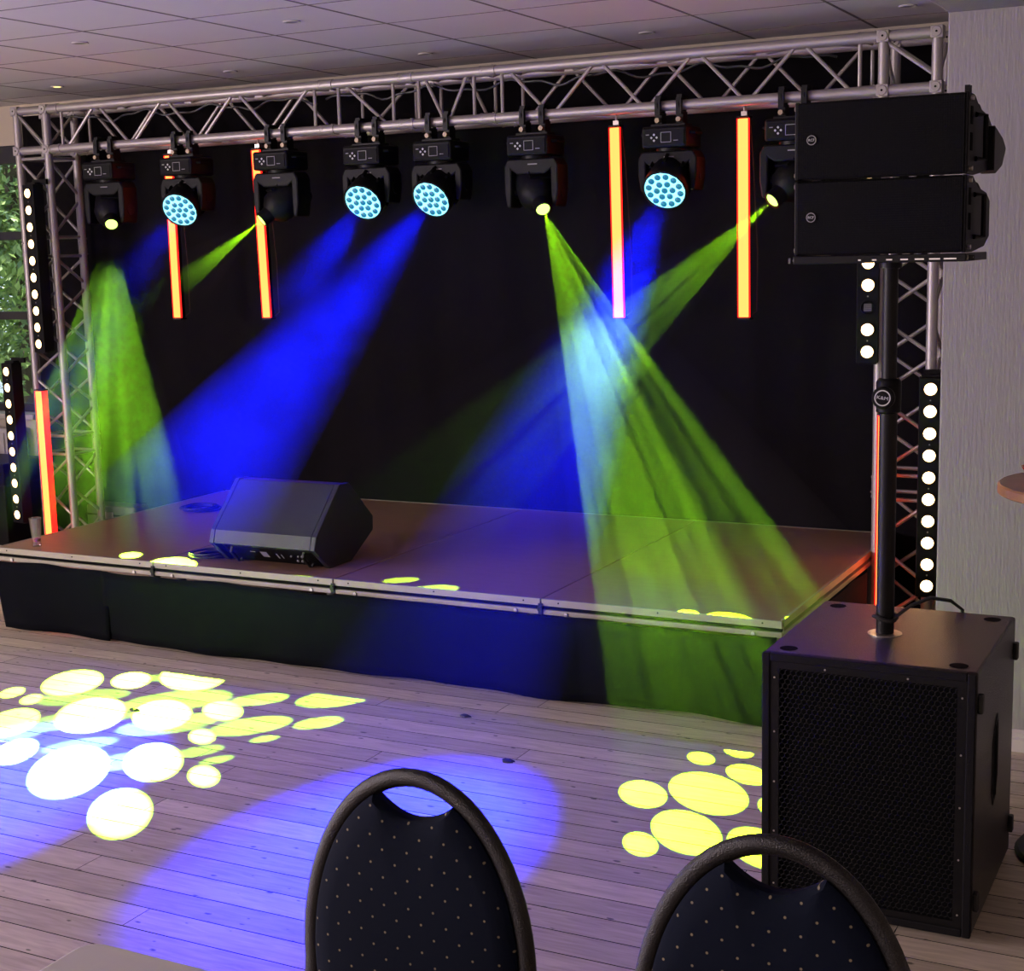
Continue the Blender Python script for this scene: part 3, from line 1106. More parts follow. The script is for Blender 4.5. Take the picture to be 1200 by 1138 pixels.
def cone(k, r0, ang, length, ramp, label, noise, start=0.0):
    s, d = heads[k]
    if k in DISCS:
        ds = [((Vector(q[:3]) - s).normalized(), q[3]) for q in DISCS[k]]
        d = sum((v for v, _ in ds), Vector()).normalized()
        for _ in range(200):       # axis of the narrowest cone holding every gobo ray
            far = max(ds, key=lambda e: e[0].angle(d) + e[1])[0]
            d = (d + (far - d) * .02).normalized()
        ang = max(math.degrees(v.angle(d) + r_) for v, r_ in ds) + .2
    haze_cone(s, d, r0, r0 + math.tan(math.radians(ang)) * length, length, ramp, label, noise, start)


cone('s3', .012, 12.5, 3.5, [(0.0, .003), (.12, .006), (.3, .008), (.42, .011), (.66, .023), (.76, .012), (.84, .007), (.93, .0)], 'green-lit haze in the wide beam that crosses the blue one', (3.0, .25))
cone('w4', .085, 6.2, 3.7, [(0.0, .007), (.2, .009), (.35, .007), (.5, .014), (.60, .007), (.8, .0035), (.95, .0)], 'blue-lit haze of the beam between the two long red tubes', (3.0, .3))
cone('w3', .085, 6.4, 2.4, [(0.0, .006), (.25, .009), (.5, .017), (.80, .022), (1.0, .0)], 'billowing blue-lit haze above the monitor wedge', (4.0, .5))
cone('w2', .085, 6.4, 1.0, [(0.0, .010), (.5, .010), (1.0, .0)], 'short blue-lit haze under the wash light nearer the window', (5.0, .5))
cone('s1', .012, 14, 2.3, [(0.0, .0), (.19, .0), (.23, .004), (.5, .009), (.85, .013), (1.0, .0)], 'smoky green-lit haze beside the window-side truss tower', (7.0, .6), start=.17)
cone('s4', .012, 12, 2.4, [(0.0, .020), (.2, .030), (.4, .018), (.6, .008), (1.0, .0)], 'thin green-lit haze of the beam behind the stacked speakers', (3.0, .3))
cone('s2', .012, 12, 0.55, [(0.0, .04), (.5, .05), (1.0, .0)], 'small green-lit haze by the sideways spot light', (3.0, .3))
cone('w1', .085, 6.4, 0.9, [(0.0, .012), (.4, .014), (1.0, .0)], 'faint blue-lit haze by the wash light over the short red tube', (6.0, .7))


# ------------------------------------------------------------------ red LED tubes
def led_tube(x, y, z0, z1, label, lean=0.0, hung=True, rot=0.0, side=0.0):
    root = thing('led_tube', (x, y, z0), label, 'light tube', 'red LED tubes')
    root.rotation_euler = (0, lean, rot)
    h = z1 - z0
    MB().box(-.019, .019, .003, .040, 0, h).build('housing', M['black_metal'], root, smooth=False, bevel=.002)
    MB().box(-.0245, .0245, -.012, .0025, .004, h - .004).build('diffuser', M['tube_core'], root, smooth=False, bevel=.004)
    for s in (-1, 1):
        MB().box(s * .0270 - .0022, s * .0270 + .0022, -.011, side, .003, h - .003).build('side_diffuser', M['tube_side'], root, smooth=False)
    for zz in (-.008, h):
        MB().box(-.030, .030, -.014, .041, zz, zz + .008).build('end_cap', M['black_metal'], root, smooth=False, bevel=.002)
    if hung:
        b = MB()
        b.box(-.014, .014, .008, .03, h + .008, h + .03)
        b.cyl((0, .018, h + .03), (0, .018, TZ0 - RC - z0 + .02), .006, 8)
        b.box(-.012, .012, .0, .04, TZ0 - RC - z0 + .012, TZ0 - RC - z0 + .03)
        b.build('hanger', M['steel'], root)
        MB().tube([(.02, .045, .01), (.045, .05, .03), (.05, .05, .3), (.03, .048, h * .8), (.02, .03, h + .03)], .003, 6).build('cable', M['rubber'], root)
    return root


TYH = 1.50
led_tube(-2.012, TYH, 1.452, 2.365, 'red LED tube whose upper half hides behind a blue wash light')
led_tube(-1.385, TYH, 1.452, 2.365, 'red LED tube leaning behind the sideways spot light', lean=-.022)
led_tube(.724, TYH, 1.450, 2.362, 'red LED tube hanging between the wide green beam and a blue wash', lean=-.012)
led_tube(1.358, TYH, 1.450, 2.366, 'red LED tube hanging closest to the stacked speakers', lean=-.005)
led_tube(-2.925, 1.300, .14, 1.035, 'red LED tube standing in front of the window-side truss tower', hung=False, side=.034)
lt = led_tube(2.066, 1.300, .14, 1.035, 'red LED tube standing behind the speaker pole', hung=False)
# feet/brackets that hold the two standing tubes to the tower
for tx, k in ((-2.925, 0), (2.066, 1)):
    r_ = [o for o in COL.objects if o.type == 'EMPTY' and o.name.startswith('led_tube') and abs(o.location.x - tx) < .01][0]
    b = MB()
    b.box(-.05, .05, -.05, .04, -.14, -.128)
    b.box(-.012, .012, .012, .036, -.13, -.006)
    b.build('foot', M['black_metal'], r_, smooth=False)
b = MB()
b.box(-.022, .006, .012, .034, .905, 1.085)
b.build('mounting_rail', M['alu'], lt, smooth=False, bevel=.002)


# ------------------------------------------------------------------ blinder bars (ten round lamps each)
def light_bar(x, y, zb1, label, bulbmat, rot=0.0, dead=(), group='ten-lamp light bars on the towers', w=.095, clampside=1):
    pitch = .0965
    zlow = zb1 - 9 * pitch
    root = thing('light_bar', (x, y, zlow - .05), label, 'light bar', group)
    root.rotation_euler = (0, 0, rot)
    H_ = 9 * pitch + .10
    MB().box(-w / 2, w / 2, 0, .075, 0, H_).build('housing', M['black_matt'], root, smooth=False, bevel=.004)
    for k in range(10):
        z = .05 + k * pitch
        R = Matrix.Translation((0, 0, z)) @ Matrix.Rotation(PI / 2, 4, 'X')
        off = k in dead
        if off:
            b = MB()
            b.lathe([(.027, .001), (.027, .004), (.022, .0015)], 20, R)
            ring = b.build('lamp', M['void'], root)
            b = MB()
            for u in (-.012, -.004, .004, .012):
                b.box(u - .001, u + .001, -.018, .018, .003, .0045, R)
                b.box(-.018, .018, u - .001, u + .001, .003, .0045, R)
            b.build('honeycomb', M['grey_print'], ring, smooth=False)
        else:
            lamp = MB().lathe([(.0255, .0005), (.0250, .004), (.020, .0075), (.009, .0095)], 14, R).build('lamp', bulbmat, root)
        MB().lathe([(.0255, 0), (.032, 0), (.032, .006), (.0285, .007), (.0258, .003)], 20, R, cap=False).build('bezel', M['black'], root)
        if k % 2 == 0 and k < 9:
            MB().cyl((0, 0, z + pitch / 2), (0, -.002, z + pitch / 2), .0035, 8).build('screw', M['steel'], root)
    for z in (-.006, H_ - .0):
        b = MB()
        b.box(clampside * -.02 - .02, clampside * .02 + .02, .02, .07, z, z + .012)
        b.build('end_bracket', M['black_metal'], root, smooth=False, bevel=.002)
    b = MB()
    b.cyl((0, .072, H_ - .06), (0, .095, H_ - .06), .02, 10)
    b.box(-.03, .09 * clampside if clampside > 0 else .03, .06, .075, H_ + .0, H_ + .03)
    b.build('bracket_arm', M['black_metal'], root)
    return root


BY = 1.272
light_bar(-2.872, BY, 2.182, 'light bar of ten warm lamps high on the window-side tower', M['bulb_left'], rot=-.12)
light_bar(-3.150, BY, 1.147, 'light bar of ten warm lamps low beside the window and radiator', M['bulb_left'], rot=-.12)
light_bar(1.992, BY, 2.182, 'light bar with one dead lamp, partly behind the stacked speakers', M['bulb'], rot=.2, dead=(2,))
light_bar(2.268, BY, 1.155, 'light bar of ten warm lamps low beside the white wall', M['bulb'], rot=.2)
bpy.context.view_layer.update()

# ------------------------------------------------------------------ ceiling downlights
DL = [(-2.76, 1.45, 1), (-1.42, .21, 0), (-1.55, 1.50, 0), (-.27, .27, 0), (-.34, 1.53, 0), (.87, 1.53, 0), (2.10, 1.47, 0)]
DLN = ['only lit recessed ceiling downlight, near the window corner', 'unlit recessed downlight in the outer ceiling row nearer the window', 'unlit recessed downlight above the truss, next to the lit one',
       'unlit recessed downlight in the outer ceiling row farther from the window', 'unlit recessed downlight over the middle of the truss', 'unlit recessed downlight above the green beam end of the truss', 'unlit recessed downlight beside the lowered soffit']
for (x, y, on), lb in zip(DL, DLN):
    r = thing('downlight', (x, y, CEIL), lb, 'downlight', 'recessed ceiling downlights')
    MB().lathe([(.024, -.001), (.038, -.0005), (.040, -.004), (.036, -.007), (.026, -.005)], 20, Matrix.Translation((x, y, CEIL)), cap=False).build('trim_ring', M['radiator'], r, r)
    MB().lathe([(.025, -.0002), (.025, -.003)], 18, Matrix.Translation((x, y, CEIL))).build('lamp', M['downlight_on'] if on else M['grey_print'], r, r)

# ------------------------------------------------------------------ subwoofer
SX0, SX1, SY0, SY1, SZ = 2.392, 2.947, -1.500, -0.865, 0.716
sub = thing('subwoofer', ((SX0 + SX1) / 2, (SY0 + SY1) / 2, 0), 'large black subwoofer with honeycomb grille on the floor by the white wall', 'speaker')
b = MB()
t = .018
b.box(SX0, SX1, SY0 + .02, SY1, .012, SZ - .0)
cab = b.build('cabinet', M['sub_top'], sub, sub, smooth=False, bevel=.007)
b = MB()
b.box(SX0, SX0 + .022, SY0, SY0 + .0205, .012, SZ)
b.box(SX1 - .022, SX1, SY0, SY0 + .0205, .012, SZ)
b.box(SX0 + .022, SX1 - .022, SY0, SY0 + .0205, SZ - .022, SZ)
b.box(SX0 + .022, SX1 - .022, SY0, SY0 + .0205, .012, .034)
b.build('front_frame', M['black_matt'], sub, sub, smooth=False, bevel=.003)
MB().box(SX0 + .0225, SX1 - .0225, SY0 + .0185, SY0 + .0198, .0345, SZ - .0225).build('grille_backing', M['void'], sub, sub, smooth=False)  # near-black sheet behind the grille
# honeycomb grille
b = MB()
gx0, gx1, gz0, gz1 = SX0 + .040, SX1 - .040, .055, SZ - .045
a_ = .0085
dx, dz = a_ * math.sqrt(3), a_ * 1.5
rowi = 0
z = gz0
yg = SY0 + .006
while z < gz1:
    x = gx0 + (dx / 2 if rowi % 2 else 0)
    while x < gx1:
        o_, i_ = [], []
        for k in range(6):
            an = PI / 6 + k * PI / 3
            o_.append((x + a_ * math.cos(an), yg, z + a_ * math.sin(an)))
            i_.append((x + a_ * .80 * math.cos(an), yg - .0006, z + a_ * .80 * math.sin(an)))
        b.add(o_ + i_, [(k, (k + 1) % 6, 6 + (k + 1) % 6, 6 + k) for k in range(6)])
        x += dx
    z += dz
    rowi += 1
gr = b.build('honeycomb_grille', M['grille_wire'], sub, sub, smooth=False, kind='stuff')
b = MB()
for (xa, xb, za, zb) in ((SX0 + .0225, SX0 + .046, .0345, SZ - .0225), (SX1 - .046, SX1 - .0225, .0345, SZ - .0225), (SX0 + .046, SX1 - .046, .0345, .052), (SX0 + .046, SX1 - .046, SZ - .040, SZ - .0225)):
    b.box(xa, xb, yg - .0015, yg + .004, za, zb)
gf = b.build('grille_frame', M['black_metal'], sub, sub, smooth=False)
for sx_ in (SX0 + .034, SX1 - .034):
    for sz_ in (.07, .22, .36, .50, .65):
        MB().cyl((sx_, yg - .0015, sz_), (sx_, yg - .0030, sz_), .0026, 8).build('screw', M['steel'], gf, sub)
for sx_ in (SX0 + .17, SX1 - .17):
    MB().cyl((sx_, yg - .0015, SZ - .031), (sx_, yg - .0030, SZ - .031), .0026, 8).build('screw', M['steel'], gf, sub)
for (fx, fy) in ((SX0 + .055, SY0 + .065), (SX1 - .055, SY0 + .065), (SX0 + .055, SY1 - .06), (SX1 - .055, SY1 - .06)):
    MB().lathe([(.024, .0004), (.024, .0010), (.020, .0012)], 20, Matrix.Translation((fx, fy, SZ))).build('stacking_cup', M['void'], cab, sub)
    MB().cyl((fx, fy, 0), (fx, fy, .013), .02, 14).build('foot', M['rubber'], sub, sub)
PX, PY = 2.646, -1.185
MB().lathe([(.047, 0), (.047, .0015), (.040, .0022), (.030, .0016)], 28, Matrix.Translation((PX, PY, SZ))).build('pole_socket', M['steel'], cab, sub)
# side handle recess and runners on the right side
hz, hy = .39, -1.175
poly = []
for (u, v) in ((-.045, .06), (-.012, .11), (.02, .125), (.04, .10), (.045, -.06), (.012, -.115), (-.02, -.125), (-.045, -.09)):
    poly.append((u, v))
b = MB()
b.prism(poly, lambda p: (SX1 + .0005, hy + p[0], hz + p[1]), lambda p: (SX1 + .0022, hy + p[0], hz + p[1]))
b.build('handle_cup', M['black'], cab, sub, bevel=.001)
b = MB()
b.prism([(u * .8, v * .87) for u, v in poly], lambda p: (SX1 + .0023, hy + p[0], hz + p[1]), lambda p: (SX1 + .0028, hy + p[0], hz + p[1]))
b.build('handle_recess', M['void'], cab, sub)
MB().tube([(SX1 + .003, hy - .002, hz + .10), (SX1 + .004, hy - .004, hz + .05), (SX1 + .004, hy - .004, hz - .05), (SX1 + .003, hy - .002, hz - .10)], .003, 8).build('handle_grip', M['black_metal'], cab, sub)
for (ry, rz) in ((SY1 - .02, .62), (SY1 - .02, .10), (SY0 + .04, .63), (SY0 + .04, .10)):
    b = MB()
    b.box(SX1 - .001, SX1 + .013, ry - .013, ry + .013, rz - .025, rz + .025)
    b.build('runner', M['rubber'], cab, sub, smooth=False, bevel=.004)

# pole with clamp knob
pole = thing('speaker_pole', (PX, PY, SZ), 'black telescopic speaker pole with round badge knob, standing on the subwoofer', 'speaker pole')
MB().cyl((PX, PY, SZ + .0025), (PX, PY, 1.36), .0245, 18).build('lower_tube', M['black_metal'], pole, pole)
MB().cyl((PX, PY, 1.36), (PX, PY, 1.7195), .0205, 18).build('upper_tube', M['black_metal'], pole, pole)
b = MB()
b.lathe([(.026, -.045), (.033, -.04), (.034, .04), (.027, .05)], 20, Matrix.Translation((PX, PY, 1.375)))
col_ = b.build('collar', M['black'], pole, pole)
KD = (CAM - Vector((PX, PY, 1.375)))
KD = Vector((.02, -1, .05)).normalized()
KM = Matrix.Translation(Vector((PX, PY, 1.375)) + KD * .03) @ KD.to_track_quat('Z', 'Y').to_matrix().to_4x4()
kn = MB().lathe([(.012, 0), (.014, .02), (.028, .022), (.030, .028), (.030, .044), (.027, .048), (.024, .0485)], 24, KM).build('knob', M['black'], pole, pole)
b = MB()
b.lathe([(.0185, .0487), (.0215, .0487), (.0215, .0495), (.0185, .0495)], 28, KM, cap=False)
b.build('badge_ring', M['white_print'], kn, pole)
me = text_mesh('K&M', .0125)
me.materials.append(M['white_print'])
o = bpy.data.objects.new('badge_lettering', me)
COL.objects.link(o)
o.parent = kn
o.matrix_local = Matrix.Translation(-Vector(pole.location)) @ KM @ Matrix.Translation((0, 0, .0495)) @ Matrix.Rotation(math.radians(-8), 4, 'Z') @ Matrix.Scale(1.25, 4, (1, 0, 0))
# cable looped round the pole foot
b = MB()
b.tube([(PX + .031 * math.cos(a), PY + .031 * math.sin(a), SZ + .046 + .005 * math.sin(a * 2)) for a in [i * 2 * PI / 16 for i in range(16)]], .006, 6, loop=True)
b.tube([(PX + .03, PY + .01, SZ + .05), (PX + .05, PY + .09, SZ + .062), (PX + .085, PY + .19, SZ + .066), (PX + .125, PY + .28, SZ + .04), (PX + .15, SY1 + .01, SZ + .004), (PX + .155, SY1 + .018, SZ - .12), (PX + .15, SY1 + .03, .3), (PX + .13, SY1 + .05, .02)], .0055, 6)
tag(b.build('speaker_cable', M['rubber']), 'black speaker cable looped round the pole foot on the subwoofer', 'cable')


# ------------------------------------------------------------------ two line-array boxes
def ring_badge(parent, root, c, r_):
    R = Matrix.Translation(c) @ Matrix.Rotation(PI / 2, 4, 'X')
    bd_ = MB().lathe([(r_, 0), (r_, .002), (r_ * .96, .0026)], 26, R).build('badge', M['black'], parent, root)
    b = MB()
    b.lathe([(r_ * .84, .0026), (r_ * .84, .0034), (r_, .0034), (r_, .0026)], 28, R, cap=False)
    b.build('badge_ring', M['grey_print'], parent, root)
    me = text_mesh('RCF', r_ * .72)
    me.materials.append(M['white_print'])
    o = bpy.data.objects.new('badge_lettering', me)
    COL.objects.link(o)
    o.parent = parent
    o.matrix_local = Matrix.Translation(-Vector(root.location)) @ R @ Matrix.Translation((0, 0, .0032)) @ Matrix.Scale(1.05, 4, (1, 0, 0))


def array_box(z0, z1, tilt, label):
    AX0, AX1, AY0, AY1 = 2.430, 2.868, -1.352, -1.02
    zc = (z0 + z1) / 2
    h = (z1 - z0) / 2
    root = thing('line_array_speaker', ((AX0 + AX1) / 2, -1.185, z0), label, 'speaker', 'stacked line-array speakers')
    prof = [(AY0 + .012, -h), (AY0 + .012, h), (AY1 - .10, h * .86), (AY1, h * .52), (AY1, -h * .52), (AY1 - .10, -h * .86)]
    cabn = MB().prism(prof, lambda p: (AX0 + .012, p[0], zc + p[1]), lambda p: (AX1 - .012, p[0], zc + p[1])).build('cabinet', M['black_matt'], root, root, smooth=False, bevel=.004)
    gr_ = MB().box(AX0 + .006, AX1 - .006, AY0, AY0 + .0118, zc - h + .003, zc + h - .003).build('grille', M['grille'], root, root, smooth=False, bevel=.003)
    ring_badge(gr_, root, (2.4755, AY0 - .0002, zc + .002), .0125)
    for s, xe in ((-1, AX0), (1, AX1)):
        xa, xb = (xe, xe + .0118) if s < 0 else (xe - .0118, xe)
        pl = [(AY0 + .002, -h), (AY0 + .002, h), (AY0 + .09, h * .99), (AY0 + .16, h * .72), (AY1 - .04, h * .60), (AY1 + .01, h * .4), (AY1 + .01, -h * .6), (AY1 - .06, -h * .86), (AY0 + .1, -h)]
        sp = MB().prism(pl, lambda p: (xa, p[0], zc + p[1]), lambda p: (xb, p[0], zc + p[1])).build('side_plate', M['black'], root, root, smooth=False, bevel=.003)
        for vz in (.45, -.2):
            MB().box(xe - .001 if s > 0 else xe - .002, xe + .002 if s > 0 else xe + .001, AY0 + .03, AY0 + .055, zc + h * (vz - .22), zc + h * (vz + .22)).build('rigging_slot', M['void'], sp, root, smooth=False)
        for vz in (-.86, .86):
            MB().cyl((xe - s * .004, AY0 + .03, zc + h * vz), (xe + s * .008, AY0 + .03, zc + h * vz), .006, 8).build('rigging_pin', M['steel'], sp, root)
        MB().tube([(xe + s * .002, AY0 + .10, zc + h * .5), (xe + s * .02, AY0 + .13, zc + h * .5), (xe + s * .02, AY0 + .13, zc - h * .6), (xe + s * .002, AY0 + .10, zc - h * .6)], .007, 6).build('handle', M['black'], sp, root)
    return root


def grille_mat():
    m = pmat('perforated_grille', (0.002, 0.002, 0.0022), 0.6, metal=0.0, spec=0.08)
    nt, N, L = nodes_of(m)
    bs = N['Principled BSDF']
    tc = N.new('ShaderNodeTexCoord')
    vo = N.new('ShaderNodeTexVoronoi')
    vo.inputs['Scale'].default_value = 170
    vo.inputs['Randomness'].default_value = 0.0
    L.new(tc.outputs['Object'], vo.inputs['Vector'])
    bp = N.new('ShaderNodeBump')
    bp.inputs['Strength'].default_value = 0.6
    bp.inputs['Distance'].default_value = 0.003
    L.new(vo.outputs['Distance'], bp.inputs['Height'])
    L.new(bp.outputs[0], bs.inputs['Normal'])
    return m


M['grille'] = grille_mat()
bot = array_box(1.758, 1.950, 0, 'lower black line-array speaker sitting on the pole mount')
top = array_box(1.9515, 2.150, 0, 'upper black line-array speaker of the stacked pair')
# rear rain cover / splay bracket at the right of the upper box
b = MB()
b.prism([(-1.06, 2.085), (-.93, 2.06), (-.87, 2.035), (-.93, 1.985), (-1.03, 1.962), (-1.06, 1.97)], lambda p: (2.845, p[0], p[1]), lambda p: (2.885, p[0], p[1]))
b.build('rear_bracket', M['black_metal'], top, top, smooth=False, bevel=.003)
b = MB()
for yy in (-1.34, -1.318):
    b.box(2.856, 2.868, yy - .004, yy + .004, 2.148, 2.166)
b.build('rigging_tab', M['black_metal'], top, top, smooth=False)
# pole mount frame below
pm = thing('pole_mount', (PX, PY, 1.7195), 'flat black pole-mount frame with pins under the stacked speakers', 'bracket')
b = MB()
b.box(2.428, 2.870, -1.352, -1.332, 1.736, 1.7565)
b.box(2.428, 2.448, -1.332, -1.05, 1.736, 1.7565)
b.box(2.850, 2.870, -1.332, -1.05, 1.736, 1.7565)
b.box(2.448, 2.850, -1.22, -1.15, 1.736, 1.7545)
b.build('frame', M['black_metal'], pm, pm, smooth=False, bevel=.002)
MB().cyl((PX, PY, 1.7198), (PX, PY, 1.7365), .03, 18).build('pole_cup', M['black_metal'], pm, pm)
for i in range(7):
    xa = 2.60 + i * .036
    MB().box(xa, xa + .007 + .004 * i, -1.3532, -1.3518, 1.742, 1.7455).build('index_slot', M['steel'], pm, pm, smooth=False)
for xe, s in ((2.428, -1), (2.870, 1)):
    MB().cyl((xe - s * .002, -1.335, 1.746), (xe + s * .016, -1.335, 1.746), .006, 8).build('locking_pin', M['steel'], pm, pm)
    MB().cyl((xe + s * .010, -1.335, 1.738), (xe + s * .010, -1.335, 1.752), .008, 8).build('pin_head', M['black_metal'], pm, pm)

# ------------------------------------------------------------------ stage monitor wedge
MX0, MX1 = -.715, -.133
wd = thing('stage_monitor', ((MX0 + MX1) / 2, .28, HS), 'dark grey floor monitor wedge with rear connector panel on the stage', 'speaker')
prof = [(.176, 0.001), (.061, .102), (.08, .16), (.279, .367), (.356, .363), (.546, .179), (.542, .112), (.352, 0.001)]
mid = [(.20, 0.003), (.115, .085), (.063, .100), (.08, .16), (.279, .365), (.356, .361), (.544, .179), (.540, .112), (.352, 0.003)]
body = MB().prism(mid, lambda p: (MX0 + .026, p[0], HS + p[1]), lambda p: (MX1 - .026, p[0], HS + p[1])).build('cabinet', M['wedge'], wd, wd, smooth=False, bevel=.004)
for (xa, xb) in ((MX0, MX0 + .0258), (MX1 - .0258, MX1)):
    MB().prism(prof, lambda p: (xa, p[0], HS + p[1]), lambda p: (xb, p[0], HS + p[1])).build('side_panel', M['wedge'], wd, wd, smooth=False, bevel=.004)
# slanted connector panel underneath the front lip
pA, pB = Vector((0, .196, HS + .006)), Vector((0, .119, HS + .082))
pn = Vector((0, -(pB.z - pA.z), (pB.y - pA.y))).normalized()
pd = (pB - pA)
b = MB()
for (xa, xb) in ((MX0 + .05, MX1 - .05),):
    q = [Vector((xa, 0, 0)) + pA, Vector((xb, 0, 0)) + pA, Vector((xb, 0, 0)) + pB, Vector((xa, 0, 0)) + pB]
    b.add([p + pn * .0008 for p in q] + [p + pn * .003 for p in q], [(0, 1, 2, 3), (7, 6, 5, 4), (0, 4, 5, 1), (1, 5, 6, 2), (2, 6, 7, 3), (3, 7, 4, 0)])
cp = b.build('connector_panel', M['black'], wd, wd, smooth=False)


def on_panel(x, t):
    return Vector((x, 0, 0)) + pA + pd * t + pn * .0032


for (x, t, r_) in ((-.30, .3, .006), (-.275, .3, .006), (-.25, .3, .006), (-.32, .62, .004), (-.28, .64, .004), (-.26, .66, .004)):
    c = on_panel(x, t)
    MB().cyl(c, c + pn * .006, r_, 10).build('control_knob', M['grey_print'], cp, wd)
for (x, t, w_, hh) in ((-.47, .55, .036, .38), (-.53, .7, .03, .06), (-.40, .5, .008, .36), (-.375, .5, .006, .3)):
    c = on_panel(x, t)
    a1 = pd.normalized()
    hx = Vector((w_ / 2, 0, 0))
    hv = a1 * (hh * pd.length / 2)
    MB().add([c - hx - hv, c + hx - hv, c + hx + hv, c - hx + hv], [(0, 1, 2, 3)]).build('print_label', M['grey_print'], cp, wd, smooth=False)
for x in (MX0 + .085, MX1 - .10):
    b = MB()
    b.tube([on_panel(x, .05) + pn * .0, on_panel(x, .08) + pn * .02, on_panel(x, .9) + pn * .02, on_panel(x, .95)], .007, 8)
    b.build('guard_bar', M['wedge'], cp, wd)


# cable coils on the stage
def coil(name, c, r_, turns, label, seed, flat=.35):
    rg = random.Random(seed)
    pts = []
    n = turns * 26
    for i in range(n + 1):
        a = i / 26 * 2 * PI
        k = i / n
        rr = r_ * (1 + .10 * math.sin(a * .31 + seed) + rg.uniform(-.012, .012))
        pts.append((c[0] + rr * math.cos(a) + .02 * math.sin(i * .05), c[1] + rr * math.sin(a), c[2] + .005 + .018 * k + .003 * math.sin(a * 1.7)))
    o = MB().tube(pts, .0042, 6).build(name, M['rubber'])
    return tag(o, label, 'cable', 'cable coils on the stage')


coil('cable_coil', (-.825, .20, HS), .085, 5, 'coiled black cable beside the monitor wedge near the stage edge', 3)
coil('cable_coil', (-1.70, 1.21, HS), .095, 6, 'coiled black cable lying toward the back of the stage', 5)
b = MB()
pts = [(-1.55, 1.50, HS + .006)]
for i in range(40):
    a = i / 39
    pts.append((-1.58 + .50 * a + .04 * math.sin(a * 19), 1.50 + .12 * math.sin(a * 11), HS + .006 + .012 * abs(math.sin(a * 15))))
b.tube(pts, .0045, 6)
o = b.build('loose_cable', M['rubber'])
tag(o, 'loose black cable snaking along the back of the stage', 'cable')

# drinking glass on the stage corner
gx, gy = -1.815, .096
gl = thing('drinking_glass', (gx, gy, HS), 'tall clear drinking glass standing on the stage corner', 'glass')
R = Matrix.Translation((gx, gy, HS))
MB().lathe([(.0215, .001), (.0225, .004), (.0205, .022), (.024, .06), (.0305, .142), (.0290, .142), (.0225, .06), (.0185, .028), (.004, .026)], 22, R).build('bowl', M['drink_glass'], gl, gl)
MB().lathe([(.018, .0255), (.0185, .0285), (.0195, .038), (.0195, .0385)], 18, R).build('red_base_layer', M['red_glass'], gl, gl)  # red layer low in the glass

# flight cases behind / beside the stage
c1 = thing('equipment_case', (-2.77, 1.735, 0), 'low grey equipment case behind the stage beside the truss tower', 'case', 'cases behind the stage')
MB().box(-2.97, -2.58, 1.665, 1.805, .004, .29).build('body', M['case_grey'], c1, c1, smooth=False, bevel=.012)
MB().box(-2.972, -2.578, 1.663, 1.807, .225, .235).build('lid_seam', M['black_metal'], c1, c1, smooth=False)
MB().box(-2.83, -2.75, 1.656, 1.666, .205, .25).build('latch', M['steel'], c1, c1, smooth=False, bevel=.003)
c2 = thing('equipment_case', (-3.80, 1.62, 0), 'tall black equipment case in front of the radiator', 'case', 'cases behind the stage')
MB().box(-4.15, -3.44, 1.46, 1.84, .03, .545).build('body', M['black_matt'], c2, c2, smooth=False, bevel=.01)
for z in (.03, .40, .535):
    MB().box(-4.153, -3.437, 1.457, 1.843, z, z + .012).build('edge_strip', M['black_metal'], c2, c2, smooth=False)
for x in (-4.1, -3.5):
    for y in (1.5, 1.8):
        MB().cyl((x - .015, y, .016), (x + .015, y, .016), .016, 12).build('castor', M['rubber'], c2, c2)
b = MB()
b.box(-4.02, -3.90, 1.452, 1.458, .22, .30)
b.build('handle', M['steel'], c2, c2, smooth=False, bevel=.004)


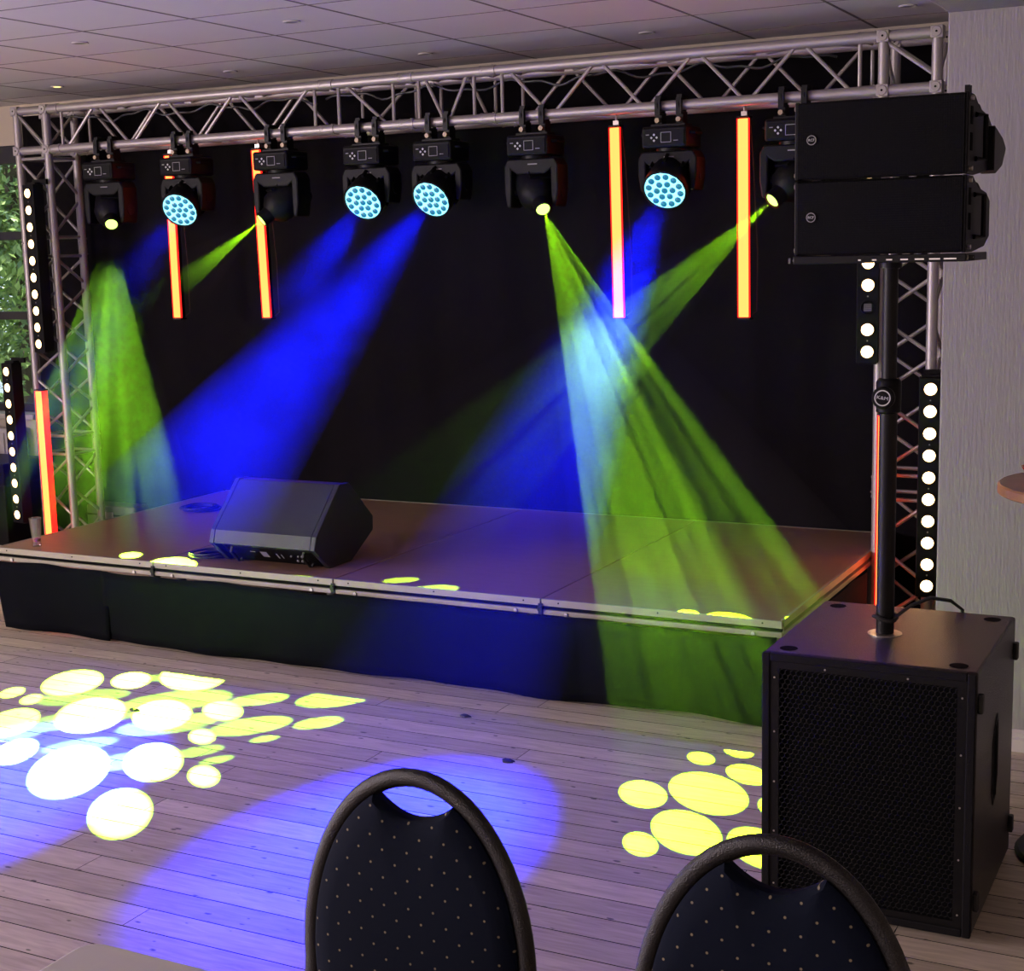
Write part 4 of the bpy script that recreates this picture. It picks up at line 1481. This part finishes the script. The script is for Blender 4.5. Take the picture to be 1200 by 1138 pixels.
# ------------------------------------------------------------------ banquet chairs
def chair(cx, ybk, label):
    """oval-back stacking chair drawn up to the table; back plane at y = ybk, seat towards -y"""
    root = thing('banquet_chair', (cx, ybk - .2, 0), label, 'chair', 'navy oval-back banquet chairs')
    apex, zc, a, bb = .905, .580, .216, .325
    lean = math.tan(math.radians(3))

    def bk(u, z, dy=0.0):
        return Vector((cx + u, ybk + (z - .72) * lean + dy, z))
    # hoop: oval above, straight rear legs below
    pts = []
    for zz in (0.012, .15, .30, .42):
        w = .205 + (.222 - .205) * zz / .42
        pts.append(Vector((cx - w, ybk + (.42 - .72) * lean + (.42 - zz) * .20, zz)))
    for i in range(37):
        an = PI + .12 - (PI + .24) * i / 36
        u, z = a * math.cos(an), zc + bb * math.sin(an)
        pts.append(bk(u, z))
    for zz in (.42, .30, .15, .012):
        w = .205 + (.222 - .205) * zz / .42
        pts.append(Vector((cx + w, ybk + (.42 - .72) * lean + (.42 - zz) * .20, zz)))
    # flat-oval tube
    R = []
    n = len(pts)
    for i, p in enumerate(pts):
        d = (pts[min(i + 1, n - 1)] - pts[max(i - 1, 0)]).normalized()
        dep = Vector((0, 1, lean * 0))
        dep = (dep - d * dep.dot(d)).normalized()
        wid = d.cross(dep).normalized()
        R.append([p + dep * .0125 * math.sin(2 * PI * j / 12) + wid * .0165 * math.cos(2 * PI * j / 12) for j in range(12)])
    MB().rings(R).build('back_frame', M['bronze'], root, root)
    # padded back: inside of the oval, with a concave top edge leaving a hand slot
    ia, ib = a - .012, bb - .012
    outl = []
    us = .079
    zs = zc + ib * math.sqrt(1 - (us / ia) ** 2)
    N_ = 56
    ang0 = math.asin(min(1, (zs - zc) / ib))
    for i in range(N_ + 1):
        an = ang0 - (ang0 - (-PI / 2 + .55)) * i / N_
        outl.append((ia * math.cos(an), zc + ib * math.sin(an)))
    zbtm = outl[-1][1]
    right = outl
    left = [(-u, z) for (u, z) in reversed(outl)]
    topc = []
    for i in range(1, 14):
        t_ = -1 + 2 * i / 14
        topc.append((us * t_, zs - .034 * (1 - t_ * t_)))
    poly = right + left + topc
    cxm, czm = 0, .62
    rings = []
    for (k, dy) in ((1.0, 0.0), (0.995, -.011), (.955, -.019), (.80, -.024), (.5, -.026), (.2, -.0265)):
        rings.append([bk(u * k, czm + (z - czm) * k, dy) for (u, z) in poly])
    b = MB()
    b.rings(rings, cap0=False)
    rings2 = []
    for (k, dy) in ((1.0, 0.0), (0.99, .016), (.92, .026), (.5, .03), (.2, .031)):
        rings2.append([bk(u * k, czm + (z - czm) * k, dy) for (u, z) in poly])
    b.rings(rings2, cap0=False)
    b.build('back_cushion', M['dots'], root, root)
    # seat
    sy0, sy1 = ybk - .055, ybk - .46
    b = MB()
    prof_ = []
    for (ins, z) in ((.010, .425), (0, .437), (0, .462), (.012, .478), (.05, .486)):
        ring = []
        for i in range(40):
            an = 2 * PI * i / 40
            e = .45
            u = math.copysign(abs(math.cos(an)) ** e, math.cos(an))
            v = math.copysign(abs(math.sin(an)) ** e, math.sin(an))
            ring.append(Vector((cx + (.208 - ins) * u, (sy0 + sy1) / 2 + (abs(sy1 - sy0) / 2 - ins) * v, z)))
        prof_.append(ring)
    b.rings(prof_)
    b.build('seat', M['dots'], root, root)
    b = MB()
    z = .414
    b.tube([(cx - .19, sy0 + .01, z), (cx - .19, sy1 + .03, z), (cx + .19, sy1 + .03, z), (cx + .19, sy0 + .01, z)], .011, 8)
    b.build('seat_frame', M['bronze'], root, root)
    for s in (-1, 1):
        MB().tube([(cx + s * .185, sy1 + .035, .414), (cx + s * .19, sy1 + .02, .38), (cx + s * .20, sy1 + .0, .012)], .0125, 10).build('front_leg', M['bronze'], root, root)
        MB().tube([(cx + s * .197, sy1 + .01, .20), (cx + s * .205, ybk + .02, .21)], .008, 8).build('stretcher', M['bronze'], root, root)
        MB().cyl((cx + s * .20, sy1 + .0, 0), (cx + s * .20, sy1, .014), .015, 10).build('foot', M['rubber'], root, root)
        MB().cyl((cx + s * .205, pts[0].y, 0), (cx + s * .205, pts[0].y, .014), .015, 10).build('foot', M['rubber'], root, root)
    return root


chair(2.292, -3.135, 'navy gold-dotted oval-back banquet chair in front of the blue light pool')
chair(2.938, -3.165, 'navy gold-dotted oval-back banquet chair in front of the subwoofer')

# white table corner
tb = thing('dining_table', (2.85, -4.0, 0), 'pale laminate dining table with rounded corner, behind the chairs', 'table')
b = MB()
x0, x1, y0, y1, rc = 1.950, 3.75, -4.25, -3.560, .035
poly = []
for (cx_, cy_, a0) in ((x1 - rc, y1 - rc, 0), (x0 + rc, y1 - rc, PI / 2), (x0 + rc, y0 + rc, PI), (x1 - rc, y0 + rc, 1.5 * PI)):
    for i in range(7):
        a = a0 + i / 6 * PI / 2
        poly.append((cx_ + rc * math.cos(a), cy_ + rc * math.sin(a)))
b.prism(poly, lambda p: (p[0], p[1], .712), lambda p: (p[0], p[1], .737))
b.build('table_top', M['white_table'], tb, tb, smooth=False, bevel=.003)
for x in (x0 + .12, x1 - .12):
    for y in (y0 + .1, y1 - .1):
        MB().cyl((x, y, 0), (x, y, .7125), .02, 12).build('leg', M['steel'], tb, tb)

# high bistro table at the right
hx, hy = 3.185, -.80
ht = thing('bistro_table', (hx, hy, 0), 'round wooden high table on a black disc foot near the white wall', 'table')
MB().lathe([(.300, 1.072), (.306, 1.076), (.306, 1.098), (.300, 1.103)], 48, Matrix.Translation((hx, hy, 0))).build('table_top', M['wood_table'], ht, ht)
MB().cyl((hx, hy, .03), (hx, hy, 1.073), .03, 18).build('column', M['black_metal'], ht, ht)
MB().lathe([(.225, 0.0), (.23, .006), (.22, .018), (.06, .034), (.034, .06)], 40, Matrix.Translation((hx, hy, 0))).build('foot', M['black_metal'], ht, ht)
cb = thing('candle_bowl', (hx - .17, hy - .05, 1.103), 'red flared candle bowl on the round wooden high table', 'candle holder')
R = Matrix.Translation((hx - .17, hy - .05, 1.103))
MB().lathe([(.030, .0), (.034, .004), (.060, .038), (.068, .050), (.062, .049), (.03, .012), (.005, .010)], 28, R).build('bowl', M['red_glass'], cb, cb)
MB().lathe([(.024, .0115), (.024, .028), (.004, .030)], 18, R).build('candle', M['white_table'], cb, cb)

# cables tied along the truss
for (xa, xb, n, s, lb) in ((-2.7, -.95, 60, 1, 'black power cable drooping along the window-side half of the truss'), (-.9, 1.8, 80, 2, 'black power cable drooping along the speaker-side half of the truss')):
    rg = random.Random(s)
    pts = []
    for i in range(n + 1):
        t_ = i / n
        x = xa + (xb - xa) * t_
        pts.append((x, TY0 + .06 + .02 * math.sin(x * 7), TZ1 - .045 - .018 * (1 + math.sin(x * 13 + s)) - .008 * math.sin(x * 31)))
    tag(MB().tube(pts, .006, 6).build('truss_cable', M['rubber']), lb, 'cable', 'cables along the truss')

# dark scraps lying on the floor
for (x, y, s_, lb) in ((.84, -.364, .022, 'small dark scrap on the bare floorboards near the stage skirt'), (1.228, -.755, .026, 'small dark scrap on the floor above the blue light pool'), (-.427, -.813, .022, 'small dark scrap on the floor between the light discs')):
    b = MB()
    rg = random.Random(int(x * 1000))
    rings = []
    for k, (f, z) in enumerate(((1.0, .0005), (.9, .006), (.4, .011))):
        rings.append([Vector((x + s_ * f * math.cos(i * PI / 5) * (1 + .35 * math.sin(i * 2.3 + x * 9)), y + s_ * .5 * f * math.sin(i * PI / 5) * (1 + .3 * math.cos(i * 1.7)), z)) for i in range(10)])
    b.rings(rings)
    tag(b.build('floor_scrap', M['rubber']), lb, 'scrap', 'scraps on the floor')
